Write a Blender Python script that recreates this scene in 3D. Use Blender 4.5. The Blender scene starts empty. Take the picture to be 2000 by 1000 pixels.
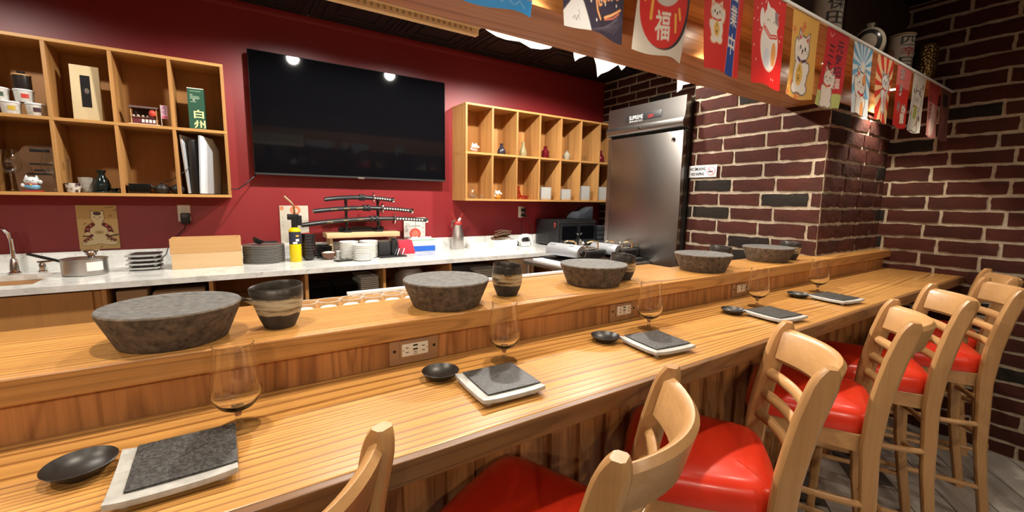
import bpy, bmesh, math, random
import numpy as np
from mathutils import Vector, Matrix

random.seed(7)
scene = bpy.context.scene
COL = scene.collection
H = 1.507                      # lens height above the customers' floor

# ------------------------------------------------------------------ camera
cam_d = bpy.data.cameras.new('camera')
cam = bpy.data.objects.new('camera', cam_d)
COL.objects.link(cam)
RIGHT = Vector((0.83689, -0.54712, 0.01646))
DOWN = Vector((-0.05926, -0.12045, -0.99095))
FWD = Vector((0.54415, 0.82834, -0.13323))
cam.matrix_world = Matrix(((RIGHT.x, -DOWN.x, -FWD.x, 0.0), (RIGHT.y, -DOWN.y, -FWD.y, 0.0),
                           (RIGHT.z, -DOWN.z, -FWD.z, H), (0, 0, 0, 1)))
cam_d.sensor_width = 36.0
cam_d.lens = 15.0
cam_d.clip_start = 0.02
scene.camera = cam

# ------------------------------------------------------------------ world, exposure
world = bpy.data.worlds.new('world'); scene.world = world
world.use_nodes = True
world.node_tree.nodes['Background'].inputs[0].default_value = (0.9, 0.85, 0.8, 1)
world.node_tree.nodes['Background'].inputs[1].default_value = 0.06
scene.view_settings.view_transform = 'Standard'
scene.view_settings.look = 'None'
scene.view_settings.gamma = 1.0
scene.view_settings.use_curve_mapping = False
scene.view_settings.exposure = 0.15

# lamp positions (the fittings themselves are built further down)
CEIL = H + 1.305
KITCHEN_LAMPS = [(x, 2.42) for x in (-1.27, 0.57, 1.49, 2.41)]
ROOM_LAMPS = [(-0.62, 0.42), (0.60, 0.42), (1.75, 0.42), (2.75, 0.42), (-2.5, -2.3), (-1.1, -2.45), (0.6, -2.5), (2.4, -2.2)]
PUCK_LAMPS = [(x, 1.02) for x in (-1.0, -0.11, 0.78, 1.67, 2.55, 3.44)]
KITCHEN_W, ROOM_W, PUCK_W = 145.0, 75.0, 32.0
KITCHEN_C, ROOM_C, PUCK_C = (1.0, 0.93, 0.84), (1.0, 0.87, 0.70), (1.0, 0.87, 0.70)

# ------------------------------------------------------------------ helpers
def lin(c):
    """sRGB 0-255 to linear"""
    out = []
    for v in c[:3]:
        v = v / 255.0
        out.append(v / 12.92 if v <= 0.04045 else ((v + 0.055) / 1.055) ** 2.4)
    return tuple(out)

class MB:
    """collects geometry for ONE mesh object"""
    def __init__(s):
        s.v = []; s.f = []; s.m = []
    def add(s, vs, fs, mi=0):
        o = len(s.v)
        s.v += [tuple(p) for p in vs]
        s.f += [tuple(i + o for i in f) for f in fs]
        s.m += [mi] * len(fs)
        return s
    def box(s, x0, x1, y0, y1, z0, z1, mi=0):
        vs = [(x0, y0, z0), (x1, y0, z0), (x1, y1, z0), (x0, y1, z0), (x0, y0, z1), (x1, y0, z1), (x1, y1, z1), (x0, y1, z1)]
        return s.add(vs, [(0, 3, 2, 1), (4, 5, 6, 7), (0, 1, 5, 4), (1, 2, 6, 5), (2, 3, 7, 6), (3, 0, 4, 7)], mi)
    def prism(s, poly, axis, a, b, mi=0):
        """poly: 2-D outline; axis: 'X' (y,z) 'Y' (x,z) 'Z' (x,y)"""
        n = len(poly)
        def P(p, t):
            return {'X': (t, p[0], p[1]), 'Y': (p[0], t, p[1]), 'Z': (p[0], p[1], t)}[axis]
        vs = [P(p, a) for p in poly] + [P(p, b) for p in poly]
        fs = [tuple(range(n))[::-1], tuple(range(n, 2 * n))]
        fs += [(i, (i + 1) % n, n + (i + 1) % n, n + i) for i in range(n)]
        return s.add(vs, fs, mi)
    def lathe(s, prof, seg=32, c=(0, 0, 0), mi=0, sx=1.0, sy=1.0):
        """prof: (radius, z) from bottom to top; r=0 closes"""
        rings = []; vs = []; fs = []
        for r, z in prof:
            if r < 1e-6:
                rings.append([len(vs)]); vs.append((c[0], c[1], c[2] + z))
            else:
                rings.append(list(range(len(vs), len(vs) + seg)))
                for k in range(seg):
                    a = 2 * math.pi * k / seg
                    vs.append((c[0] + r * sx * math.cos(a), c[1] + r * sy * math.sin(a), c[2] + z))
        for A, B in zip(rings[:-1], rings[1:]):
            for k in range(seg):
                k2 = (k + 1) % seg
                if len(A) == 1 and len(B) == 1: continue
                if len(A) == 1: fs.append((A[0], B[k2], B[k]))
                elif len(B) == 1: fs.append((A[k], A[k2], B[0]))
                else: fs.append((A[k], A[k2], B[k2], B[k]))
        return s.add(vs, fs, mi)
    def tube(s, path, rad, seg=10, mi=0, flat=1.0, cap=True, up=(0, 0, 1)):
        """round (or flattened) bar along a path; rad number or list"""
        P = [Vector(p) for p in path]; n = len(P)
        if not isinstance(rad, (list, tuple)): rad = [rad] * n
        vs = []; fs = []
        for i in range(n):
            t = (P[min(i + 1, n - 1)] - P[max(i - 1, 0)]).normalized()
            u = Vector(up)
            if abs(t.dot(u)) > 0.95: u = Vector((1, 0, 0))
            a = t.cross(u).normalized(); b = a.cross(t).normalized()
            for k in range(seg):
                q = 2 * math.pi * k / seg
                vs.append(tuple(P[i] + a * (rad[i] * math.cos(q)) + b * (rad[i] * flat * math.sin(q))))
        for i in range(n - 1):
            for k in range(seg):
                k2 = (k + 1) % seg
                fs.append((i * seg + k, i * seg + k2, (i + 1) * seg + k2, (i + 1) * seg + k))
        if cap:
            fs.append(tuple(range(seg))[::-1]); fs.append(tuple(range((n - 1) * seg, n * seg)))
        return s.add(vs, fs, mi)
    def sweep(s, sections, mi=0, closed_ends=True):
        """loft through equal-length vertex loops"""
        k = len(sections[0]); vs = [p for q in sections for p in q]; fs = []
        for i in range(len(sections) - 1):
            for j in range(k):
                j2 = (j + 1) % k
                fs.append((i * k + j, i * k + j2, (i + 1) * k + j2, (i + 1) * k + j))
        if closed_ends:
            fs.append(tuple(range(k))[::-1]); fs.append(tuple(range((len(sections) - 1) * k, len(sections) * k)))
        return s.add(vs, fs, mi)
    def ball(s, c, r, seg=16, rings=10, mi=0, sc=(1, 1, 1)):
        prof = [(math.sin(math.pi * i / rings) * r, -math.cos(math.pi * i / rings) * r * sc[2]) for i in range(rings + 1)]
        prof[0] = (0, -r * sc[2]); prof[-1] = (0, r * sc[2])
        return s.lathe(prof, seg, c, mi, sc[0], sc[1])
    def build(s, name, mats, parent=None, smooth=35, bevel=0.0, bseg=2, loc=None, rot=None):
        me = bpy.data.meshes.new(name)
        me.from_pydata(s.v, [], s.f)
        if not isinstance(mats, (list, tuple)): mats = [mats]
        for m in mats: me.materials.append(m)
        if len(mats) > 1:
            me.polygons.foreach_set('material_index', s.m)
        bm = bmesh.new(); bm.from_mesh(me)
        if bevel > 0:
            es = [e for e in bm.edges if len(e.link_faces) == 2 and e.calc_face_angle(0) > 0.5]
            bmesh.ops.bevel(bm, geom=es, offset=bevel, segments=bseg, profile=0.5, affect='EDGES', clamp_overlap=True)
        bmesh.ops.recalc_face_normals(bm, faces=bm.faces)
        bm.to_mesh(me); bm.free()
        if smooth:
            me.polygons.foreach_set('use_smooth', [True] * len(me.polygons))
            me.set_sharp_from_angle(angle=math.radians(smooth))
        me.update()
        o = bpy.data.objects.new(name, me); COL.objects.link(o)
        if parent is not None: o.parent = parent
        if loc is not None: o.location = loc
        if rot is not None: o.rotation_euler = rot
        return o

def thing(name, label, cat, loc=(0, 0, 0), rz=0.0, group=None):
    o = bpy.data.objects.new(name, None); COL.objects.link(o)
    o.empty_display_size = 0.05
    o.location = loc; o.rotation_euler = (0, 0, rz)
    o['label'] = label; o['category'] = cat
    if group: o['group'] = group
    return o

def tag(o, label, cat, group=None):
    o['label'] = label; o['category'] = cat
    if group: o['group'] = group
    return o

def structure(o, label=None):
    o['kind'] = 'structure'
    if label: o['label'] = label
    return o

def children_of(o, pool=None):
    return [c for c in bpy.data.objects if c.parent == o]

def copy_tree(o, parent=None, loc=None, rz=None, label=None):
    c = o.copy(); COL.objects.link(c); c.parent = parent
    if loc is not None: c.location = loc
    if rz is not None: c.rotation_euler = (0, 0, rz)
    if label: c['label'] = label
    for ch in children_of(o): copy_tree(ch, c)
    return c

# ------------------------------------------------------------------ material helpers
def new_mat(name, base=(0.5, 0.5, 0.5), rough=0.5, metal=0.0, spec=0.5, coat=0.0, trans=0.0, ior=1.45, emit=None, es=0.0, alpha=1.0):
    m = bpy.data.materials.new(name); m.use_nodes = True
    b = m.node_tree.nodes['Principled BSDF']
    b.inputs['Base Color'].default_value = (*base, 1)
    b.inputs['Roughness'].default_value = rough
    b.inputs['Metallic'].default_value = metal
    b.inputs['Specular IOR Level'].default_value = spec
    b.inputs['Coat Weight'].default_value = coat
    b.inputs['Coat Roughness'].default_value = 0.15
    b.inputs['Transmission Weight'].default_value = trans
    b.inputs['IOR'].default_value = ior
    b.inputs['Alpha'].default_value = alpha
    if emit:
        b.inputs['Emission Color'].default_value = (*emit, 1); b.inputs['Emission Strength'].default_value = es
    return m

def N(m, t, **kw):
    n = m.node_tree.nodes.new(t)
    for k, v in kw.items():
        if k in n.inputs: n.inputs[k].default_value = v
        else: setattr(n, k, v)
    return n
def L(m, a, b): m.node_tree.links.new(a, b)
def bsdf(m): return m.node_tree.nodes['Principled BSDF']
def coords(m, kind='Object', scale=(1, 1, 1), rot=(0, 0, 0), rnd=False):
    tc = N(m, 'ShaderNodeTexCoord'); mp = N(m, 'ShaderNodeMapping')
    mp.inputs['Scale'].default_value = scale; mp.inputs['Rotation'].default_value = rot
    src = tc.outputs[kind]
    if rnd:
        oi = N(m, 'ShaderNodeObjectInfo'); mu = N(m, 'ShaderNodeMath', operation='MULTIPLY'); mu.inputs[1].default_value = 37.0
        L(m, oi.outputs['Random'], mu.inputs[0])
        ad = N(m, 'ShaderNodeVectorMath', operation='ADD'); L(m, src, ad.inputs[0]); L(m, mu.outputs[0], ad.inputs[1]); src = ad.outputs[0]
    L(m, src, mp.inputs['Vector'])
    return mp.outputs[0]
def noise(m, vec, scale=5.0, detail=3.0, rough=0.5, dist=0.0):
    n = N(m, 'ShaderNodeTexNoise'); L(m, vec, n.inputs['Vector'])
    n.inputs['Scale'].default_value = scale; n.inputs['Detail'].default_value = detail
    n.inputs['Roughness'].default_value = rough; n.inputs['Distortion'].default_value = dist
    return n.outputs['Fac']
def ramp(m, fac, stops, interp='LINEAR'):
    r = N(m, 'ShaderNodeValToRGB'); r.color_ramp.interpolation = interp
    e = r.color_ramp.elements
    while len(e) < len(stops): e.new(0.5)
    for el, (p, c) in zip(e, stops):
        el.position = p; el.color = (*c, 1) if len(c) == 3 else c
    L(m, fac, r.inputs['Fac']); return r.outputs['Color']
def g(v): return (v, v, v)
def math_(m, op, a, b=None):
    n = N(m, 'ShaderNodeMath', operation=op)
    for i, x in enumerate((a, b)):
        if x is None: continue
        if isinstance(x, (int, float)): n.inputs[i].default_value = x
        else: L(m, x, n.inputs[i])
    return n.outputs[0]
def mix(m, fac, a, b, mode='MIX'):
    n = N(m, 'ShaderNodeMix', data_type='RGBA', blend_type=mode)
    for i, x in ((0, fac), (6, a), (7, b)):
        if isinstance(x, (int, float)): n.inputs[i].default_value = x
        elif isinstance(x, tuple): n.inputs[i].default_value = (*x[:3], 1)
        else: L(m, x, n.inputs[i])
    return n.outputs[2]
def bump(m, height, strength=0.2, dist=0.002):
    b = N(m, 'ShaderNodeBump'); b.inputs['Strength'].default_value = strength; b.inputs['Distance'].default_value = dist
    L(m, height, b.inputs['Height']); L(m, b.outputs[0], bsdf(m).inputs['Normal'])

def wood(name, light, dark, axis='X', fine=1.0, rough=0.35, rings=9.0, contrast=0.6, coat=0.0, rnd=False, across=6.0, along=0.45, reg=0.8):
    m = new_mat(name, light, rough, coat=coat)
    sc = {'X': (along, across, across), 'Y': (across, along, across), 'Z': (across, across, along)}[axis]
    sc2 = {'X': (2.2, 130, 130), 'Y': (130, 2.2, 130), 'Z': (130, 130, 2.2)}[axis]
    v = coords(m, 'Object', tuple(x * fine for x in sc), rnd=rnd)
    v2 = coords(m, 'Object', tuple(x * fine for x in sc2), rnd=rnd)
    n1 = noise(m, v, 1.0, 1.2, 0.45)
    sx = N(m, 'ShaderNodeSeparateXYZ'); L(m, coords(m, 'Object', (1, 1, 1), rnd=rnd), sx.inputs[0])
    ax = {'X': (1, 2), 'Y': (0, 2), 'Z': (0, 1)}[axis]
    acr = math_(m, 'ADD', sx.outputs[ax[0]], math_(m, 'MULTIPLY', sx.outputs[ax[1]], 0.8))
    fr = math_(m, 'FRACT', math_(m, 'ADD', math_(m, 'MULTIPLY', n1, rings * (0.9 - 0.2 * reg)), math_(m, 'MULTIPLY', acr, rings * reg)))
    line = ramp(m, fr, [(0.0, g(0.25)), (0.62, g(0.02)), (0.84, g(1.0)), (0.92, g(0.85)), (1.0, g(0.25))])
    n2 = noise(m, v2, 1.0, 2.0, 0.6)
    pores = ramp(m, n2, [(0.42, g(0)), (0.68, g(1))])
    n3 = noise(m, v, 0.35, 2.0, 0.5)
    f1 = math_(m, 'MULTIPLY', line, contrast)
    f2 = math_(m, 'MULTIPLY', pores, 0.30)
    fac = math_(m, 'MINIMUM', math_(m, 'ADD', f1, f2), 1.0)
    col = mix(m, fac, light, dark)
    tone = ramp(m, n3, [(0.3, g(0.80)), (0.7, g(1.12))])
    col = mix(m, 1.0, col, tone, 'MULTIPLY')
    L(m, col, bsdf(m).inputs['Base Color'])
    bump(m, fac, 0.12, 0.001)
    rr = ramp(m, fac, [(0, g(rough)), (1, g(min(1, rough + 0.15)))]); L(m, rr, bsdf(m).inputs['Roughness'])
    return m
def speckle(name, base, dark, rough=0.5, scale=60.0, lo=0.35, hi=0.7, bstr=0.3, bdist=0.002, rnd=True, detail=4, coat=0.0):
    m = new_mat(name, base, rough, coat=coat)
    v = coords(m, 'Object', (1, 1, 1), rnd=rnd)
    n1 = noise(m, v, scale, detail, 0.6)
    L(m, ramp(m, n1, [(lo, dark), (hi, base)]), bsdf(m).inputs['Base Color'])
    if bstr: bump(m, n1, bstr, bdist)
    return m
# ------------------------------------------------------------------ materials
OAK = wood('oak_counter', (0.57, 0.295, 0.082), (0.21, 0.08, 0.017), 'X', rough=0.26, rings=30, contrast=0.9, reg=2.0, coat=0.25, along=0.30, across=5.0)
OAK_EDGE = wood('oak_edge', (0.46, 0.22, 0.062), (0.19, 0.075, 0.018), 'X', rough=0.32, rings=24, contrast=0.5, across=9, coat=0.15)
OAK_V = wood('oak_upright', (0.46, 0.20, 0.062), (0.19, 0.065, 0.017), 'Z', rough=0.38, rings=16, contrast=0.55, across=7, along=0.7)
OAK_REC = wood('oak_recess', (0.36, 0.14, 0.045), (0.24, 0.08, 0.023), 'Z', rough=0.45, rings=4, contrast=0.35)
OAK_SHELF = wood('oak_shelf_edge', (0.56, 0.30, 0.095), (0.38, 0.17, 0.045), 'X', rough=0.4, rings=4, contrast=0.35)
OAK_SHELF_V = wood('oak_shelf_side', (0.50, 0.26, 0.085), (0.27, 0.115, 0.03), 'Z', rough=0.4, rings=6, contrast=0.45)
OAK_PLY = wood('oak_shelf_back', (0.46, 0.22, 0.065), (0.34, 0.15, 0.04), 'Z', rough=0.5, rings=3, contrast=0.35)
BEAM = wood('oak_beam', (0.50, 0.23, 0.075), (0.23, 0.085, 0.024), 'X', rough=0.35, rings=10, contrast=0.55, across=5)
OAK_FASCIA_SHADED = wood('oak_fascia_shaded', (0.19, 0.085, 0.026), (0.08, 0.03, 0.008), 'X', rough=0.34, rings=26, contrast=0.6, across=9)  # counter oak with the shade on its front face put into the colour
RED = new_mat('red_wall_paint', (0.25, 0.016, 0.020), 0.42, spec=0.7)
_v = coords(RED); _n = noise(RED, _v, 260, 2); bump(RED, _n, 0.25, 0.0012)
DARKBROWN = new_mat('dark_brown_paint', (0.05, 0.028, 0.018), 0.6)
DARKWALL = new_mat('dark_room_paint', (0.13, 0.075, 0.055), 0.6)
TIN = new_mat('black_tin_ceiling', (0.012, 0.009, 0.009), 0.45)
MORTAR = new_mat('mortar', (0.6, 0.5, 0.37), 0.9)
_v = coords(MORTAR); _n = noise(MORTAR, _v, 70, 4, 0.7); bump(MORTAR, _n, 0.7, 0.006)
L(MORTAR, ramp(MORTAR, _n, [(0.3, (0.33, 0.26, 0.18)), (0.7, (0.50, 0.415, 0.31))]), bsdf(MORTAR).inputs['Base Color'])
def brick_mat(name, c1, c2, c3):
    m = new_mat(name, c1, 0.85, spec=0.2)
    oi = N(m, 'ShaderNodeObjectInfo')
    base = ramp(m, oi.outputs['Random'], [(0, c1), (0.5, c2), (1, c3)])
    gm = N(m, 'ShaderNodeNewGeometry')
    n1 = noise(m, gm.outputs['Position'], 38, 5, 0.65); n2 = noise(m, gm.outputs['Position'], 9, 2, 0.5)
    c = mix(m, ramp(m, n2, [(0.35, g(0)), (0.75, g(0.5))]), base, (0.025, 0.013, 0.011))
    c = mix(m, ramp(m, n1, [(0.62, g(0)), (0.78, g(0.25))]), c, (0.25, 0.13, 0.09))
    L(m, c, bsdf(m).inputs['Base Color']); bump(m, n1, 0.5, 0.005)
    return m
BRICK = brick_mat('brick_red_brown', (0.056, 0.0155, 0.0105), (0.072, 0.019, 0.0125), (0.047, 0.0135, 0.0095))
BRICK_D = brick_mat('brick_charcoal', (0.014, 0.012, 0.010), (0.019, 0.016, 0.012), (0.016, 0.013, 0.010))
GRANITE = new_mat('pale_granite', (0.6, 0.6, 0.57), 0.14)
_v = coords(GRANITE)
_n1 = noise(GRANITE, _v, 9, 5, 0.65, 0.6); _n2 = noise(GRANITE, _v, 55, 3, 0.6); _n3 = noise(GRANITE, _v, 24, 4, 0.7, 0.4)
_c = ramp(GRANITE, _n1, [(0.32, (0.50, 0.51, 0.48)), (0.5, (0.68, 0.69, 0.66)), (0.7, (0.78, 0.78, 0.76))])
_c = mix(GRANITE, ramp(GRANITE, _n3, [(0.60, g(0)), (0.72, g(0.7))]), _c, (0.27, 0.28, 0.24))
_c = mix(GRANITE, ramp(GRANITE, _n2, [(0.66, g(0)), (0.74, g(0.9))]), _c, (0.06, 0.055, 0.05))
L(GRANITE, _c, bsdf(GRANITE).inputs['Base Color'])
STEEL = new_mat('brushed_steel', (0.55, 0.53, 0.50), 0.30, 1.0)
_v = coords(STEEL, 'Object', (1, 1, 140)); _n = noise(STEEL, _v, 3, 3)
L(STEEL, ramp(STEEL, _n, [(0.2, g(0.25)), (0.8, g(0.42))]), bsdf(STEEL).inputs['Roughness'])
CHROME = new_mat('chrome', (0.8, 0.8, 0.8), 0.08, 1.0)
BLACK = new_mat('black_plastic', (0.012, 0.012, 0.013), 0.35)
BLACK_M = new_mat('matte_black', (0.015, 0.015, 0.016), 0.6)
GLOSS = new_mat('screen_glass', (0.003, 0.003, 0.004), 0.05, spec=0.12)
FSTEEL = new_mat('fridge_steel', (0.29, 0.27, 0.25), 0.30, 1.0)
CHAR = new_mat('charcoal_plastic', (0.03, 0.03, 0.032), 0.4)
WHITE = new_mat('white_ceramic', (0.86, 0.86, 0.83), 0.2)
WHITE_P = new_mat('white_plastic', (0.75, 0.76, 0.77), 0.35)
PAPER = new_mat('white_paper', (0.72, 0.71, 0.68), 0.7)
IVORY = new_mat('ivory_plastic', (0.72, 0.68, 0.58), 0.35)
BEIGE = new_mat('beige_board', (0.55, 0.42, 0.26), 0.7)
def emitter(name, c, s):
    return new_mat(name, (0.8, 0.8, 0.8), 0.4, emit=c, es=s)
LENS_K = emitter('downlight_lens', KITCHEN_C, 25.0)
LENS_R = emitter('room_downlight_lens', ROOM_C, 30.0)
LENS_P = emitter('puck_lens', PUCK_C, 60.0)
TILE = wood('grey_wood_tile', (0.55, 0.51, 0.46), (0.30, 0.27, 0.24), 'X', rough=0.4, rings=6, contrast=0.5, rnd=True, across=5, along=0.8)
GROUT = new_mat('grout', (0.10, 0.09, 0.08), 0.9)

# ------------------------------------------------------------------ room shell
YR, X0, X1, X2, YP, YJ = 3.64, 3.607, 2.897, 3.85, 1.12, 1.995
XL, YF = -3.2, -2.8
structure(MB().box(XL, X2, YF, 1.27, -0.06, -0.004).build('floor', GROUT))
floor = bpy.data.objects['floor']
structure(MB().box(XL, X0 + 0.2, 1.27, YR, 0.0, 0.12).build('floor_platform', new_mat('kitchen_floor', (0.10, 0.07, 0.05), 0.6)))
wall_back = structure(MB().box(XL, X0 + 0.25, YR, YR + 0.1, 0, CEIL).build('wall_back', RED))
trim = structure(MB().box(XL, X0, YR - 0.006, YR, H + 1.258, CEIL).build('trim_1', RED, bevel=0.002))
structure(MB().box(XL - 0.1, XL, YF, YR, 0, CEIL).build('wall_left', DARKWALL))
structure(MB().box(XL, X2 + 0.2, YF - 0.1, YF, 0, CEIL).build('wall_front', DARKWALL))
ceil = structure(MB().box(XL, X2 + 0.3, YF, YR, CEIL + 0.012, CEIL + 0.1).build('ceiling', TIN))
wall_right = structure(MB().box(X2, X2 + 0.2, YF, YP, 0, CEIL).build('wall_right', MORTAR))
wall_pier = structure(MB().box(X1, X2 + 0.2, YP, YJ, 0, CEIL).build('wall_pier', MORTAR))
wall_alcove = structure(MB().box(X0, X0 + 0.2, YJ, YR, 0, CEIL).build('wall_alcove', MORTAR))

# floor planks: wood-look tiles laid across the room, in parts
def plank_mesh(lx, ly):
    return MB().box(-lx / 2, lx / 2, -ly / 2, ly / 2, -0.004, 0.0)
PL, PW = 0.92, 0.20
ang = math.radians(38)
pm = plank_mesh(PL - 0.005, PW - 0.005).build('plank', TILE, floor, smooth=0, bevel=0.0015, bseg=1)
first = True
for r in range(-9, 9):
    for c in range(-3, 4):
        lx = c * PL + (r % 3) * PL / 3.0; ly = r * PW
        x = 2.85 + lx * math.cos(ang) - ly * math.sin(ang); y = -0.05 + lx * math.sin(ang) + ly * math.cos(ang)
        if not (0.2 < x < X2 + 0.30 and -2.0 < y < 0.95): continue
        o = pm if first else pm.copy()
        if not first: COL.objects.link(o)
        first = False
        o.location = (x, y, 0.0); o.rotation_euler = (0, 0, ang)

# pressed-tin ceiling tiles behind the bar
TS = 0.61
def tin_mesh():
    b = MB(); w = TS / 2 - 0.003
    b.box(-w, w, -w, w, 0.0, 0.012)
    for a, t in ((w - 0.035, 0.014), (w - 0.085, 0.010), (w - 0.16, 0.008)):
        for s in (-1, 1):
            b.box(-a, a, s * a - t / 2, s * a + t / 2, -0.007, 0.0)
            b.box(s * a - t / 2, s * a + t / 2, -a, a, -0.007, 0.0)
    return b
tm = tin_mesh().build('ceiling_tile', TIN, ceil, smooth=0)
k = 0
for ix in range(0, 11):
    for iy in range(0, 4):
        o = tm if k == 0 else tm.copy()
        if k: COL.objects.link(o)
        o.location = (3.3 - ix * TS, YR - 0.306 - iy * TS, CEIL); k += 1

# ------------------------------------------------------------------ bricks
def brick_mesh(seed, name):
    r = random.Random(seed); nx, nz = 7, 3
    vs = []; fs = []
    for j in range(nz + 1):
        for i in range(nx + 1):
            x = -0.5 + i / nx; z = -0.5 + j / nz
            jx = r.uniform(-0.012, 0.012); jz = r.uniform(-0.05, 0.05)
            edge = (i in (0, nx)) or (j in (0, nz))
            y = 1.0 - (0.35 * r.random() if edge else 0.12 * r.random())
            vs.append((x + jx, y, z + jz if j in (0, nz) else z))
    for j in range(nz):
        for i in range(nx):
            a = j * (nx + 1) + i
            fs.append((a, a + nx + 1, a + nx + 2, a + 1))
    loop = [i for i in range(nx + 1)] + [(j * (nx + 1) + nx) for j in range(1, nz + 1)] + \
           [nz * (nx + 1) + i for i in range(nx - 1, -1, -1)] + [j * (nx + 1) for j in range(nz - 1, 0, -1)]
    o = len(vs); n = len(loop)
    for q in loop: vs.append((vs[q][0], 0.0, vs[q][2]))
    for k in range(n):
        fs.append((loop[k], loop[(k + 1) % n], o + (k + 1) % n, o + k))
    me = bpy.data.meshes.new(name); me.from_pydata(vs, [], fs); me.update()
    return me
BRICKS = []
for s in range(6):
    for mt in (BRICK, BRICK_D):
        me = brick_mesh(s, 'brick'); me.materials.append(mt); BRICKS.append(me)
MT = 0.019; DEPTH = 0.008
rb = random.Random(3)
def lay(wall, rows, seg, place, ph, pitch, course, zline, zmin, zmax, limit=None, dark=0.10, darkset=()):
    """rows of bricks; seg=(a,b) along the wall, place(t)->(x,y), ph(row)->first joint"""
    a, b, = seg
    k0 = math.floor((zmin - zline) / course); k1 = math.ceil((zmax - zline) / course)
    for k in range(k0, k1):
        zb = max(zline + k * course, zmin) + MT / 2; zt = min(zline + (k + 1) * course, zmax) - MT / 2
        if zt - zb < 0.012: continue
        j = ph(k); j -= math.ceil((j - a) / pitch) * pitch
        t = j
        while t < b:
            s0 = max(t, a) + (MT / 2 if t > a else 0.002); s1 = min(t + pitch, b) - (MT / 2 if t + pitch < b else 0.002)
            t += pitch
            if s1 - s0 < 0.02: continue
            yield k, s0, s1, zb, zt
def put_bricks(wall, gen, place, rz, is_dark, keep):
    rest = MB(); n = 0
    for k, s0, s1, zb, zt in gen:
        cx, cy = place((s0 + s1) / 2)
        dk = is_dark(k, (s0 + s1) / 2)
        me = BRICKS[2 * rb.randrange(6) + (1 if dk else 0)]
        d = DEPTH * rb.uniform(0.75, 1.25)
        if keep((s0 + s1) / 2, (zb + zt) / 2):
            o = bpy.data.objects.new('brick', me); COL.objects.link(o); o.parent = wall
            o.location = (cx, cy, (zb + zt) / 2); o.rotation_euler = (0, 0, rz)
            o.scale = (s1 - s0, d, zt - zb); n += 1
        else:
            R = Matrix.Rotation(rz, 3, 'Z')
            vs = [Vector(v.co) for v in me.vertices]
            vs = [R @ Vector((v.x * (s1 - s0), v.y * d, v.z * (zt - zb))) + Vector((cx, cy, (zb + zt) / 2)) for v in vs]
            rest.add(vs, [tuple(p.vertices) for p in me.polygons], 1 if dk else 0)
    if rest.v:
        o = rest.build('brick_field', [BRICK, BRICK_D], wall, smooth=0); o['kind'] = 'stuff'
    return n
ZL = H - 0.028
dark_r = lambda k, t: rb.random() < 0.10
# long wall at the end of the bar (faces -X)
C = 0.0927
g2 = lay(wall_right, None, (YF, YP), None, lambda k: 0.8016 if k % 2 == 0 else 0.879, 0.279, C, ZL - C, 0.0, CEIL)
n2 = put_bricks(wall_right, g2, lambda t: (X2, t), math.pi / 2, lambda k, t: rb.random() < 0.06, lambda t, z: t > -0.12 and z < 2.75)
C1 = 0.0950
pier_dark = {(0, 1.82), (2, 1.82), (1, 1.33), (3, 1.6)}
g1 = lay(wall_pier, None, (YP, YJ), None, lambda k: 1.953 if k % 2 == 0 else 1.753, 0.287, C1, ZL - C1, 0.0, CEIL)
n1 = put_bricks(wall_pier, g1, lambda t: (X1, t), math.pi / 2, lambda k, t: (k == 0 and 1.66 < t < 1.96) or (k == 2 and 1.66 < t < 1.96) or (k == 1 and 1.2 < t < 1.47) or (k == -2 and 1.4 < t < 1.67) or rb.random() < 0.04, lambda t, z: z > 1.1)
gp = lay(wall_pier, None, (X1, X2), None, lambda k: 3.188 if k % 2 == 0 else 3.122, 0.285, C1, ZL - C1, H - 0.3115, CEIL)
np_ = put_bricks(wall_pier, gp, lambda t: (t, YP), math.pi, lambda k, t: rb.random() < 0.06, lambda t, z: z < H + 0.60)
g0 = lay(wall_alcove, None, (YJ, YR), None, lambda k: 3.272 if k % 2 == 0 else 3.1825, 0.262, 0.0835, H + 0.957, 0.12, CEIL)
n0 = put_bricks(wall_alcove, g0, lambda t: (X0, t), math.pi / 2, lambda k, t: rb.random() < 0.08, lambda t, z: z > H + 0.55)
print('bricks', n2, n1, np_, n0)

# ------------------------------------------------------------------ overhead beam, shelf board, soffit
ZB = H + 0.578
beam = thing('overhead_beam', 'long oak beam and soffit hanging above the bar behind the flags', 'beam', (0, 0, 0))
b = MB().box(XL, X1 + 0.004, 1.117, 1.365, ZB, ZB + 0.20); b.build('beam_box', BEAM, beam, smooth=0, bevel=0.002)
MB().box(X1 + 0.004, X2, 1.10, YP, ZB, ZB + 0.20).build('end_fascia', BEAM, beam, smooth=0, bevel=0.002)
MB().box(XL, X1, 1.13, 1.35, ZB + 0.20, CEIL).build('soffit', DARKBROWN, beam, smooth=0)
MB().box(X1, X2, 1.10, YP, ZB + 0.20, CEIL).build('soffit_end', DARKBROWN, beam, smooth=0)
board = MB().box(XL, X2, 0.845, 1.117, H + 0.705, H + 0.727).build('display_board', BEAM, None, smooth=0, bevel=0.002)
tag(board, 'long narrow wooden board with barrels on top above the flags', 'shelf')

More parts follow.
